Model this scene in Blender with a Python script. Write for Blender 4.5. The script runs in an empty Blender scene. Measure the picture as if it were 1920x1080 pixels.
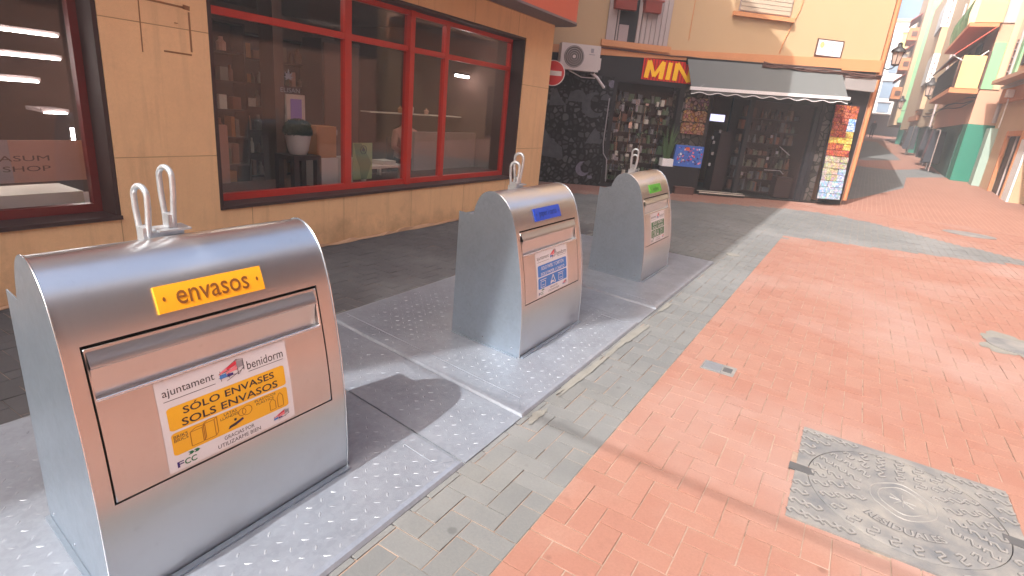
import bpy, bmesh, math, random
from mathutils import Vector, Matrix
random.seed(7)
S = bpy.context.scene
COL = S.collection
R = math.radians

# ------------------------------------------------------------------ camera
cam_d = bpy.data.cameras.new('camera'); cam = bpy.data.objects.new('camera', cam_d); COL.objects.link(cam)
YAW, PITCH, ROLL, FPX = 0.5211, 0.3128, 0.0968, 1049.5
cy, sy, cp, sp = math.cos(YAW), math.sin(YAW), math.cos(PITCH), math.sin(PITCH)
fw = Vector((cy*cp, sy*cp, -sp)); rt = Vector((sy, -cy, 0)); up = rt.cross(fw)
r2 = math.cos(ROLL)*rt + math.sin(ROLL)*up; u2 = -math.sin(ROLL)*rt + math.cos(ROLL)*up
M = Matrix((r2, u2, -fw)).transposed().to_4x4(); M.translation = (0, 0, 1.5)
cam.matrix_world = M
cam_d.sensor_width = 36; cam_d.lens = 36*FPX/1920; cam_d.clip_end = 500; cam_d.clip_start = 0.05
S.camera = cam

# ------------------------------------------------------------------ light
SUN = Vector((0.71, -0.15, -0.83)).normalized()          # direction the light travels
W = bpy.data.worlds.new('World'); S.world = W; W.use_nodes = True
nt = W.node_tree; bg = nt.nodes['Background']
sky = nt.nodes.new('ShaderNodeTexSky'); sky.sky_type = 'NISHITA'; sky.sun_disc = False
sky.sun_elevation = math.asin(-SUN.z); sky.sun_rotation = math.atan2(-SUN.x, -SUN.y)
sky.air_density = 1.0; sky.dust_density = 7.0; sky.ozone_density = 0.6
nt.links.new(sky.outputs[0], bg.inputs[0]); bg.inputs[1].default_value = 0.15
sl = bpy.data.lights.new('sun', 'SUN'); sl.energy = 2.65; sl.angle = R(0.5); sl.color = (1, 0.975, 0.94)
so = bpy.data.objects.new('sun', sl); COL.objects.link(so); so.rotation_euler = SUN.to_track_quat('-Z', 'Y').to_euler()
S.view_settings.view_transform = 'Standard'; S.view_settings.look = 'None'
S.view_settings.exposure = 1.6; S.view_settings.gamma = 1

# ------------------------------------------------------------------ materials
def srgb(r, g, b):
    f = lambda c: (c/255/12.92) if c/255 <= 0.04045 else ((c/255+0.055)/1.055)**2.4
    return (f(r), f(g), f(b))
def node(m, t, **kw):
    n = m.node_tree.nodes.new(t)
    for k, v in kw.items(): setattr(n, k, v)
    return n
def base(name, col, rough=0.6, metal=0.0, spec=0.5):
    m = bpy.data.materials.new(name); m.use_nodes = True
    b = m.node_tree.nodes['Principled BSDF']
    b.inputs['Base Color'].default_value = (*col, 1); b.inputs['Roughness'].default_value = rough
    b.inputs['Metallic'].default_value = metal; b.inputs['Specular IOR Level'].default_value = spec
    return m, b
def lk(m, a, b): m.node_tree.links.new(a, b)
def coords(m, scale=(1, 1, 1), rot=(0, 0, 0)):
    t = node(m, 'ShaderNodeTexCoord'); mp = node(m, 'ShaderNodeMapping')
    mp.inputs['Scale'].default_value = scale; mp.inputs['Rotation'].default_value = rot
    lk(m, t.outputs['Object'], mp.inputs[0]); return mp.outputs[0]
def noise(m, vec, scale, detail=4, rough=0.6):
    n = node(m, 'ShaderNodeTexNoise'); n.inputs['Scale'].default_value = scale
    n.inputs['Detail'].default_value = detail; n.inputs['Roughness'].default_value = rough
    lk(m, vec, n.inputs['Vector']); return n.outputs[0]
def ramp(m, src, stops):
    r = node(m, 'ShaderNodeValToRGB'); e = r.color_ramp.elements
    while len(e) < len(stops): e.new(0.5)
    for i, (p, c) in enumerate(stops):
        e[i].position = p; e[i].color = (*c, 1) if len(c) == 3 else c
    lk(m, src, r.inputs[0]); return r.outputs[0]
def mixc(m, fac, a, b, mode='MIX'):
    n = node(m, 'ShaderNodeMix', data_type='RGBA', blend_type=mode)
    for s, v in ((n.inputs[0], fac), (n.inputs[6], a), (n.inputs[7], b)):
        if isinstance(v, (int, float)): s.default_value = v
        elif isinstance(v, tuple): s.default_value = (*v, 1) if len(v) == 3 else v
        else: lk(m, v, s)
    return n.outputs[2]
def bump(m, b, h, strength=0.3, dist=0.01):
    n = node(m, 'ShaderNodeBump'); n.inputs['Strength'].default_value = strength; n.inputs['Distance'].default_value = dist
    lk(m, h, n.inputs['Height']); lk(m, n.outputs[0], b.inputs['Normal'])
def mul(c, k): return tuple(min(1, x*k) for x in c)
def worn(name, col, rough=0.7, amt=0.25, scale=3.0, metal=0, bmp=0.15, fine=60.0, dark=0.6, spec=0.4):
    """painted or plastered surface with irregular wear and grain"""
    m, b = base(name, col, rough, metal, spec)
    v = coords(m); n1 = noise(m, v, scale, 6, 0.65); n2 = noise(m, v, fine, 3)
    f = ramp(m, n1, [(0.35, (0, 0, 0)), (0.75, (amt, amt, amt))])
    c = mixc(m, f, col, mul(col, dark))
    c = mixc(m, mixc(m, n2, (0, 0, 0), (0.16, 0.16, 0.16)), c, mul(col, 1.25))
    lk(m, c, b.inputs['Base Color'])
    if bmp: bump(m, b, n2, bmp, 0.004)
    return m
def plain(name, col, rough=0.5, metal=0, spec=0.5): return base(name, col, rough, metal, spec)[0]
def emit(name, col, k):
    m, b = base(name, (0.8, 0.8, 0.8), 0.5); b.inputs['Emission Color'].default_value = (*col, 1); b.inputs['Emission Strength'].default_value = k
    return m
def glass(name, tint=(0.55, 0.5, 0.48), ior=1.52):
    m = bpy.data.materials.new(name); m.use_nodes = True; t = m.node_tree
    t.nodes.remove(t.nodes['Principled BSDF'])
    tr = node(m, 'ShaderNodeBsdfTransparent'); tr.inputs[0].default_value = (*tint, 1)
    gl = node(m, 'ShaderNodeBsdfGlossy'); gl.inputs['Roughness'].default_value = 0.02
    lw = node(m, 'ShaderNodeFresnel'); ge = node(m, 'ShaderNodeNewGeometry'); mr = node(m, 'ShaderNodeMapRange')
    mr.inputs[3].default_value = ior; mr.inputs[4].default_value = 1/ior; lk(m, ge.outputs['Backfacing'], mr.inputs[0]); lk(m, mr.outputs[0], lw.inputs[0])   # the same pane reflectance from either side
    mx = node(m, 'ShaderNodeMixShader'); lk(m, lw.outputs[0], mx.inputs[0]); lk(m, tr.outputs[0], mx.inputs[1]); lk(m, gl.outputs[0], mx.inputs[2])
    lk(m, mx.outputs[0], t.nodes['Material Output'].inputs[0]); return m

def brushed():
    m, b = base('brushed_steel', (0.7, 0.7, 0.7), 0.27, 1.0)
    v = coords(m, (1.5, 90, 90)); n = noise(m, v, 6, 4, 0.7)
    v2 = coords(m); n2 = noise(m, v2, 2.2, 4, 0.6); n3 = noise(m, v2, 38, 2)
    rr = node(m, 'ShaderNodeMapRange'); rr.inputs[3].default_value = 0.24; rr.inputs[4].default_value = 0.36
    lk(m, mixc(m, 0.35, n2, n), rr.inputs[0]); lk(m, rr.outputs[0], b.inputs['Roughness'])
    lk(m, mixc(m, ramp(m, n3, [(0.62, (0, 0, 0)), (0.8, (0.25, 0.25, 0.25))]), (0.63, 0.64, 0.655), (0.48, 0.48, 0.49)), b.inputs['Base Color'])
    sc_ = noise(m, coords(m, (14, 14, 3), (0, 0.6, 0.3)), 9, 3, 0.8); c2_ = b.inputs['Base Color'].links[0].from_socket
    sm = ramp(m, noise(m, v2, 4.5, 5, 0.7), [(0.52, (0, 0, 0)), (0.76, (0.3, 0.3, 0.3))]); c2_ = mixc(m, sm, c2_, (0.52, 0.51, 0.5))           # smears
    c2_ = mixc(m, ramp(m, sc_, [(0.72, (0, 0, 0)), (0.76, (0.25, 0.25, 0.25))]), c2_, (0.8, 0.8, 0.8)); lk(m, c2_, b.inputs['Base Color'])       # scratches
    h = mixc(m, 0.12, n2, n); bump(m, b, h, 0.01, 0.02)
    b.inputs['Anisotropic'].default_value = 0.4
    return m
def galv(name, col=(0.56, 0.6, 0.64), rough=0.42, metal=0.9, scr=0.5, dk=0.55):
    m, b = base(name, col, rough, metal)
    v = coords(m); vo = node(m, 'ShaderNodeTexVoronoi'); vo.inputs['Scale'].default_value = 55; lk(m, v, vo.inputs['Vector'])
    n1 = noise(m, v, 3.5, 6, 0.7); n2 = noise(m, coords(m, (6, 60, 6), (0, 0, 0.5)), 5, 4, 0.75)
    sp_ = node(m, 'ShaderNodeSeparateColor'); lk(m, vo.outputs['Color'], sp_.inputs[0])
    c = mixc(m, ramp(m, n1, [(0.3, (0, 0, 0)), (0.7, (0.75, 0.75, 0.75))]), col, mul(col, dk))
    c = mixc(m, mixc(m, 0.75, sp_.outputs[0], (0, 0, 0)), c, mul(col, 1.25))
    c = mixc(m, ramp(m, n2, [(0.6, (0, 0, 0)), (0.72, (scr, scr, scr))]), c, mul(col, 1.4))
    lk(m, c, b.inputs['Base Color'])
    rr = node(m, 'ShaderNodeMapRange'); rr.inputs[3].default_value = rough-0.13; rr.inputs[4].default_value = rough+0.16
    lk(m, n1, rr.inputs[0]); lk(m, rr.outputs[0], b.inputs['Roughness'])
    bump(m, b, mixc(m, 0.5, n2, n1), 0.12, 0.01)
    return m
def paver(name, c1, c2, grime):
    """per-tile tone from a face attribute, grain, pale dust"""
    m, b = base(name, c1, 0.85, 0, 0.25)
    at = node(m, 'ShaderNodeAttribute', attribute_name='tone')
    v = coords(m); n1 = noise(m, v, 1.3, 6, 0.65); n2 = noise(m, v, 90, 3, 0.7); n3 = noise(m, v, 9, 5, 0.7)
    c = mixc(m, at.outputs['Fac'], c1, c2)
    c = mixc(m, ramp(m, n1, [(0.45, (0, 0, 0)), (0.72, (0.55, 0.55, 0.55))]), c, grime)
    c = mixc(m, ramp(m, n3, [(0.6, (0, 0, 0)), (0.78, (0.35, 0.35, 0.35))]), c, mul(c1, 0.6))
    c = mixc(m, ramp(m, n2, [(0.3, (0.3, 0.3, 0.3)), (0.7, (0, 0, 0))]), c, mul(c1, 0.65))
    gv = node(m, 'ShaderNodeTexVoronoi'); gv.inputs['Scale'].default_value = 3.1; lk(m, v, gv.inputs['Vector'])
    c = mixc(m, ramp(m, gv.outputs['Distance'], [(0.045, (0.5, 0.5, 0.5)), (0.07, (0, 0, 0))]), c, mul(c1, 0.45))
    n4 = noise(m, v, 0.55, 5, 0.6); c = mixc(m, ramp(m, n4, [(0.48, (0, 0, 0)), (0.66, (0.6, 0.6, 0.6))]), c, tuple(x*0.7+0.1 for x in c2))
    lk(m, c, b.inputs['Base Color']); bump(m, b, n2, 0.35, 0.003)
    return m
def slab_wall(name, col, w, h, groove, stain):
    """stone cladding laid in large slabs (grooves in the bump and the joint colour), stains near the foot"""
    m, b = base(name, col, 0.75, 0, 0.3)
    t = node(m, 'ShaderNodeTexCoord'); s = node(m, 'ShaderNodeSeparateXYZ'); lk(m, t.outputs['Object'], s.inputs[0])
    c = node(m, 'ShaderNodeCombineXYZ'); lk(m, s.outputs[0], c.inputs[0]); lk(m, s.outputs[2], c.inputs[1])
    br = node(m, 'ShaderNodeTexBrick'); br.offset = 0; br.inputs['Scale'].default_value = 1; br.inputs['Mortar Size'].default_value = 0.0035
    br.inputs['Brick Width'].default_value = w; br.inputs['Row Height'].default_value = h
    br.inputs['Color1'].default_value = (*col, 1); br.inputs['Color2'].default_value = (*mul(col, 0.9), 1); br.inputs['Mortar'].default_value = (*groove, 1)
    lk(m, c.outputs[0], br.inputs[0])
    v = t.outputs['Object']; n1 = noise(m, v, 1.6, 7, 0.7); n2 = noise(m, v, 45, 4, 0.7); n3 = noise(m, v, 5, 6, 0.75)
    k = mixc(m, ramp(m, n1, [(0.4, (0, 0, 0)), (0.75, (0.7, 0.7, 0.7))]), br.outputs[0], stain)
    k = mixc(m, ramp(m, n3, [(0.58, (0, 0, 0)), (0.8, (0.5, 0.5, 0.5))]), k, mul(stain, 0.75))
    k = mixc(m, ramp(m, n2, [(0.35, (0.2, 0.2, 0.2)), (0.65, (0, 0, 0))]), k, mul(col, 0.7))
    vs = noise(m, coords(m, (5, 5, 0.3)), 2.2, 5, 0.65); k = mixc(m, ramp(m, vs, [(0.52, (0, 0, 0)), (0.7, (0.4, 0.4, 0.4))]), k, mul(stain, 0.8))      # run-off streaks
    # splash dirt above the pavement: a real stain whose edge wanders
    mt = node(m, 'ShaderNodeMath', operation='MULTIPLY_ADD'); lk(m, n1, mt.inputs[0]); mt.inputs[1].default_value = 0.9; mt.inputs[2].default_value = -0.25
    sb = node(m, 'ShaderNodeMath', operation='SUBTRACT'); lk(m, mt.outputs[0], sb.inputs[0]); lk(m, s.outputs[2], sb.inputs[1])
    k = mixc(m, ramp(m, sb.outputs[0], [(0.0, (0, 0, 0)), (0.25, (0.65, 0.65, 0.65))]), k, mul(stain, 0.6))
    lk(m, k, b.inputs['Base Color']); bump(m, b, mixc(m, 0.25, br.outputs['Fac'], n2), -0.25, 0.006)
    return m
def voro(name, scale, ca, cb, cc, gap=0.05, rough=0.6, colourful=None, stretch=(1, 1, 1)):
    """rounded pebbles / packed goods: cell colour over a dark joint"""
    m, b = base(name, ca, rough, 0, 0.3)
    v = coords(m, stretch)
    wv = mixc(m, 0.06, v, noise(m, v, scale*1.3, 3)) if False else v
    vo = node(m, 'ShaderNodeTexVoronoi'); vo.inputs['Scale'].default_value = scale; lk(m, wv, vo.inputs['Vector'])
    ed = node(m, 'ShaderNodeTexVoronoi', feature='DISTANCE_TO_EDGE'); ed.inputs['Scale'].default_value = scale; lk(m, wv, ed.inputs['Vector'])
    sc = node(m, 'ShaderNodeSeparateColor'); lk(m, vo.outputs['Color'], sc.inputs[0])
    c = mixc(m, sc.outputs[0], ca, cb)
    if colourful: c = mixc(m, colourful, c, vo.outputs['Color'])
    n = noise(m, v, scale*3, 4, 0.7); c = mixc(m, mixc(m, 0.6, n, (0, 0, 0)), c, mul(ca, 0.4))
    c = mixc(m, ramp(m, ed.outputs['Distance'], [(gap*0.5, (1, 1, 1)), (gap, (0, 0, 0))]), c, cc)
    lk(m, c, b.inputs['Base Color']); return m
def bricksheet(name, c1, c2, mort):
    m, b = base(name, c1, 0.85, 0, 0.25); v = coords(m)
    br = node(m, 'ShaderNodeTexBrick'); br.inputs['Scale'].default_value = 1; br.inputs['Mortar Size'].default_value = 0.006
    br.inputs['Brick Width'].default_value = 0.2; br.inputs['Row Height'].default_value = 0.1
    for k, c in (('Color1', c1), ('Color2', c2), ('Mortar', mort)): br.inputs[k].default_value = (*c, 1)
    lk(m, v, br.inputs[0]); n = noise(m, v, 1.1, 6, 0.7); n2 = noise(m, v, 30, 3)
    c = mixc(m, ramp(m, n, [(0.4, (0, 0, 0)), (0.75, (0.4, 0.4, 0.4))]), br.outputs[0], mul(c1, 0.7))
    c = mixc(m, mixc(m, 0.8, n2, (0, 0, 0)), c, mul(c1, 0.5)); lk(m, c, b.inputs['Base Color']); return m

T = {}
T['steel'] = brushed()
T['galv'] = galv('galvanised_sheet', (0.35, 0.415, 0.49), 0.36, 0.82, 0.05, 0.82)
T['plate'] = galv('checker_plate_zinc', (0.30, 0.33, 0.385), 0.36, 0.5, 0.6, 0.6)
T['stud'] = galv('worn_stud', (0.34, 0.365, 0.41), 0.5, 0.4, 0.2)
T['lug'] = galv('galvanised_lug', (0.56, 0.585, 0.61), 0.44, 0.75, 0.3, 0.6)
T['bright'] = base('bright_edge', (0.9, 0.9, 0.9), 0.22, 1.0)[0]
T['black'] = plain('black_gap', (0.012, 0.011, 0.011), 0.8)
T['dark'] = worn('dark_frame', (0.022, 0.016, 0.016), 0.5)
T['white'] = plain('sticker_white', (0.74, 0.72, 0.74), 0.45)
T['yellow'] = plain('label_yellow', srgb(240, 178, 30), 0.4)
T['plaque_y'] = plain('plaque_yellow', srgb(240, 165, 25), 0.4)
T['plaque_yd'] = plain('plaque_yellow_cut_shade', srgb(120, 70, 10), 0.6)
T['ink'] = plain('ink', (0.03, 0.02, 0.025), 0.5)
T['inkred'] = plain('ink_red', srgb(214, 50, 70), 0.5); T['inkpink'] = plain('ink_pink', srgb(235, 130, 140), 0.5)
T['inkblue'] = plain('ink_blue', srgb(70, 130, 200), 0.5); T['inkgrey'] = plain('ink_grey', srgb(150, 145, 150), 0.5)
T['inkviolet'] = plain('ink_violet', srgb(50, 30, 110), 0.5); T['inkgreen'] = plain('ink_green', srgb(20, 110, 70), 0.5)
T['orange_ink'] = plain('ink_amber', srgb(170, 105, 10), 0.5)
T['label_blue'] = plain('label_blue', srgb(52, 120, 200), 0.45)
T['label_green'] = plain('label_green', srgb(15, 105, 50), 0.45)
T['plaque_b'] = plain('plaque_blue', srgb(25, 75, 200), 0.4); T['plaque_bd'] = plain('plaque_blue_cut_shade', srgb(10, 40, 120), 0.6)
T['plaque_g'] = plain('plaque_green', srgb(80, 180, 50), 0.4); T['plaque_gd'] = plain('plaque_green_cut_shade', srgb(30, 95, 25), 0.6)
RED1, RED2 = (0.245, 0.117, 0.087), (0.262, 0.133, 0.10)
GRY1, GRY2 = (0.124, 0.128, 0.129), (0.146, 0.149, 0.149)
T['redp'] = paver('red_paver', RED1, RED2, (0.28, 0.175, 0.138))
T['greyp'] = paver('grey_paver', GRY1, GRY2, (0.18, 0.176, 0.162))
T['redsheet'] = bricksheet('red_street_paving', RED1, RED2, (0.34, 0.2, 0.15))
T['greysheet'] = bricksheet('grey_street_paving', GRY1, GRY2, (0.2, 0.19, 0.18))
def grout():
    m, b = base('paving_grout', (0.5, 0.44, 0.34), 0.95, 0, 0.1)
    v = coords(m); n = noise(m, v, 3.0, 5, 0.7); n2 = noise(m, v, 14, 4, 0.7)
    c = ramp(m, mixc(m, 0.5, n, n2), [(0.36, (0.06, 0.045, 0.035)), (0.43, (0.22, 0.15, 0.115)), (0.6, (0.31, 0.23, 0.185))])
    lk(m, c, b.inputs['Base Color']); return m
T['grout'] = grout()
T['asphalt'] = worn('old_asphalt', (0.06, 0.055, 0.058), 0.9, 0.5, 2.0, bmp=0.5, fine=140)
T['foot'] = worn('crumbled_render', (0.45, 0.27, 0.16), 0.9, 0.6, 8)
T['sand'] = worn('spilled_mortar', (0.185, 0.178, 0.16), 0.95, 0.6, 12)
T['iron'] = galv('cast_iron', (0.17, 0.168, 0.165), 0.65, 0.15, 0.2, 0.7)
def dusty_iron():
    m, b = base('dusty_cast_iron', (0.2, 0.19, 0.18), 0.75, 0.1, 0.3); v = coords(m); n1 = noise(m, v, 4.5, 6, 0.65); n2 = noise(m, v, 70, 3, 0.7)
    c = ramp(m, n1, [(0.36, (0.12, 0.125, 0.135)), (0.5, (0.185, 0.18, 0.175)), (0.66, (0.25, 0.235, 0.215))])
    c = mixc(m, mixc(m, 0.7, n2, (0, 0, 0)), c, (0.09, 0.09, 0.09)); lk(m, c, b.inputs['Base Color']); bump(m, b, n2, 0.3, 0.003); return m
T['iron'] = dusty_iron()
T['ironw'] = galv('cast_iron_worn_bright', (0.23, 0.222, 0.215), 0.55, 0.15, 0.15, 0.8)
T['irond'] = worn('cast_iron_recess_shade', (0.07, 0.07, 0.073), 0.8, 0.5, 12)  # dark iron, also painted round raised marks and letters as shadow edges
T['clad'] = slab_wall('peach_cladding', (0.93, 0.58, 0.30), 1.04, 0.905, (0.40, 0.2, 0.09), (0.74, 0.44, 0.23))
T['stain'] = plain('old_glue_stain', (0.30, 0.13, 0.05), 0.9)
T['redfascia'] = worn('red_orange_fascia', (0.62, 0.12, 0.055), 0.6, 0.2)
T['upper'] = worn('upper_cream', (0.58, 0.5, 0.42), 0.8, 0.12)
T['soffit'] = worn('soffit_grey', (0.2, 0.15, 0.15), 0.8)
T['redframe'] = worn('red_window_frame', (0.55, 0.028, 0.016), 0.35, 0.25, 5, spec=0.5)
T['redframe_shade'] = worn('shaded_red_window_frame', (0.17, 0.014, 0.012), 0.4, 0.3, 5)  # same red frame, shade of the left window put into its colour
T['revealdark'] = worn('dark_reveal', (0.05, 0.022, 0.02), 0.55)
T['glass'] = glass('shop_glass', (0.93, 0.92, 0.92))
T['mglass'] = glass('market_glass', (0.95, 0.95, 0.95), 1.25)
T['g1'] = plain('goods_olive', (0.10, 0.11, 0.08), 0.55); T['g2'] = plain('goods_stone', (0.17, 0.165, 0.15), 0.55); T['g3'] = plain('goods_umber', (0.13, 0.08, 0.06), 0.55); T['g4'] = plain('goods_slate', (0.08, 0.09, 0.11), 0.55); T['g5'] = plain('goods_moss', (0.10, 0.16, 0.09), 0.55); T['g6'] = plain('goods_rust', (0.20, 0.08, 0.05), 0.55); 
T['room'] = worn('shop_interior_brown', (0.13, 0.072, 0.058), 0.8)
T['roomgrey'] = worn('shop_interior_grey', (0.38, 0.3, 0.3), 0.7)
T['roompink'] = worn('pink_panel', (0.52, 0.28, 0.22), 0.7)
T['cream'] = worn('cream', (0.6, 0.55, 0.48), 0.6, 0.15)
T['pot_white'] = worn('white_display', (0.72, 0.69, 0.65), 0.5, 0.1); T['tube2'] = emit('lit_ceiling_tube', (1, 0.9, 0.8), 15.0)
T['card'] = worn('cardboard', (0.45, 0.2, 0.075), 0.8)
T['leaf'] = worn('clipped_leaf', (0.016, 0.042, 0.022), 0.7, 0.6, 40, bmp=0.6)
T['wood'] = worn('dark_wood', (0.035, 0.02, 0.022), 0.5)
T['lav'] = plain('lavender_print', srgb(140, 130, 225), 0.5)
T['postg'] = plain('poster_green', (0.30, 0.40, 0.16), 0.6); T['postd'] = plain('poster_dark_green', (0.13, 0.22, 0.08), 0.6)
T['tube'] = emit('lit_tube', (1, 0.95, 0.9), 14.0)
T['lcd'] = emit('lit_screen', (0.55, 0.6, 1), 0.5)
T['ywall'] = worn('ochre_plaster', (0.49, 0.335, 0.195), 0.85, 0.25, 0.8, dark=0.82)
T['yband'] = worn('orange_band', (0.58, 0.26, 0.12), 0.8)
T['shopdark'] = worn('black_paint', (0.018, 0.016, 0.02), 0.55)
T['pebble'] = voro('pebble_mural', 9.0, (0.022, 0.02, 0.022), (0.12, 0.115, 0.125), (0.006, 0.005, 0.006), 0.2)
T['goods'] = voro('packed_goods', 13.0, (0.05, 0.065, 0.055), (0.30, 0.34, 0.29), (0.01, 0.01, 0.01), 0.12, 0.5, 0.1)
T['goods2'] = voro('dim_goods', 9.0, (0.02, 0.018, 0.02), (0.12, 0.10, 0.10), (0.008, 0.006, 0.006), 0.15, 0.5, 0.06)
T['stonep'] = voro('stone_pillar', 7.0, (0.05, 0.04, 0.035), (0.16, 0.13, 0.12), (0.015, 0.012, 0.01), 0.1)
T['mural'] = worn('mural_grey', (0.085, 0.085, 0.1), 0.7, 0.9, 7, dark=0.35); T['mural2'] = worn('mural_lilac', (0.2, 0.18, 0.24), 0.7, 0.9, 9, dark=0.4)
T['signred'] = plain('sign_red', srgb(205, 32, 28), 0.45); T['signdk'] = plain('sign_dark_red', srgb(130, 18, 20), 0.45); T['signyel'] = plain('sign_yellow', srgb(245, 190, 30), 0.45)
T['awn'] = worn('awning_grey', (0.11, 0.115, 0.115), 0.8, 0.15)
T['awnw'] = plain('awning_white', (0.72, 0.7, 0.72), 0.6)
T['cableb'] = plain('black_cable', (0.02, 0.016, 0.016), 0.6)
T['ac'] = worn('ac_white', (0.62, 0.55, 0.53), 0.5, 0.15); T['ac_dull'] = worn('dull_grey_metal', (0.3, 0.28, 0.28), 0.5, 0.3)
T['acg'] = plain('ac_grille', (0.11, 0.09, 0.085), 0.6)
T['blind'] = plain('pale_blind', (0.46, 0.37, 0.28), 0.7); T['lilac'] = worn('lilac_shutter', (0.4, 0.33, 0.32), 0.7, 0.15)
T['brick'] = worn('terracotta_box', (0.30, 0.065, 0.05), 0.8); T['clay'] = worn('dull_clay', (0.12, 0.06, 0.05), 0.9)
T['chrome'] = base('chrome', (0.8, 0.8, 0.82), 0.2, 1.0)[0]
T['roadred'] = plain('traffic_red', srgb(205, 20, 22), 0.35); T['roadwhite'] = plain('traffic_white', (0.75, 0.68, 0.65), 0.4)
T['blueboard'] = plain('board_blue', (0.04, 0.13, 0.5), 0.4)
T['grass'] = plain('plant_green', (0.06, 0.11, 0.04), 0.6)
T['skin'] = plain('skin', (0.5, 0.28, 0.2), 0.6); T['shirt'] = plain('pink_shirt', (0.62, 0.3, 0.26), 0.8); T['cloth'] = plain('dark_clothes', (0.03, 0.03, 0.04), 0.8)
T['peach'] = worn('peach_plaster', (0.5, 0.34, 0.21), 0.85); T['beige'] = worn('beige_plaster', (0.55, 0.40, 0.25), 0.85)
T['pink'] = worn('pink_plaster', (0.5, 0.28, 0.19), 0.85); T['teal'] = worn('teal_paint', (0.015, 0.17, 0.115), 0.6)
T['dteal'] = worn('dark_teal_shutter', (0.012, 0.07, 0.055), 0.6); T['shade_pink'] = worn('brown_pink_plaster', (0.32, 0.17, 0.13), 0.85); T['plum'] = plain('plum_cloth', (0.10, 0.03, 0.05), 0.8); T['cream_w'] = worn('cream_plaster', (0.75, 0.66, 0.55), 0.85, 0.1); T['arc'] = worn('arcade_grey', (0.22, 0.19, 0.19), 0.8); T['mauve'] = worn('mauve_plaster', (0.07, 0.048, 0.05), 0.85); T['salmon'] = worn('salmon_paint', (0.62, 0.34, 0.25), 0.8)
T['pteal'] = worn('pale_teal_paint', (0.3, 0.4, 0.35), 0.7)
T['lgreen'] = worn('light_green_plaster', (0.2, 0.4, 0.22), 0.85)
T['sand_y'] = worn('sand_yellow_panel', (0.6, 0.42, 0.19), 0.8); T['orange'] = worn('orange_plaster', (0.5, 0.2, 0.09), 0.8)
T['redawn'] = worn('red_awning', (0.48, 0.07, 0.04), 0.7); T['whitew'] = worn('white_plaster', (0.66, 0.66, 0.65), 0.85, 0.1)
T['dkbrown'] = worn('dark_brown', (0.1, 0.045, 0.035), 0.7); T['lilacw'] = worn('lilac_plaster', (0.45, 0.37, 0.35), 0.85)
T['wblue'] = plain('window_blue_grey', (0.2, 0.27, 0.36), 0.3); T['iron_b'] = plain('black_iron', (0.025, 0.02, 0.02), 0.5)
T['lampglass'] = plain('frosted_lamp_glass', (0.5, 0.36, 0.3), 0.3)
T['yelw'] = worn('yellow_plaster', (0.75, 0.7, 0.2), 0.8); T['purple'] = emit('purple_lit_sign', (0.3, 0.2, 1), 0.6)

# ------------------------------------------------------------------ mesh helpers
WM = {}                                                  # world matrix of every parent
def tag(o, label=None, cat=None, group=None, kind=None):
    if label: o['label'] = label
    if cat: o['category'] = cat
    if group: o['group'] = group
    if kind: o['kind'] = kind
    return o
def thing(name, label, cat, loc=(0, 0, 0), rz=0, group=None):
    o = bpy.data.objects.new(name, None); COL.objects.link(o); o.empty_display_size = 0.1
    o.location = loc; o.rotation_euler = (0, 0, rz); WM[o] = Matrix.Translation(loc) @ Matrix.Rotation(rz, 4, 'Z')
    return tag(o, label, cat, group)
SPLIT = {'teal_foot_wall', 'shop_pier', 'ground_wall', 'edge_seam', 'foot_strip', 'folding_arm', 'balcony_door', 'door_frame', 'weld_seam', 'hung_goods', 'display_pole', 'rivet', 'chute_lip', 'goods_stack', 'price_tag', 'inner_column', 'bracket', 'screw', 'glue_mark', 'step_edge', 'mural_shape', 'ceiling_tube', 'arcade', 'inner_wall', 'recessed_shopfront', 'pierced_hole', 'window_frame_upper'}
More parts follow.
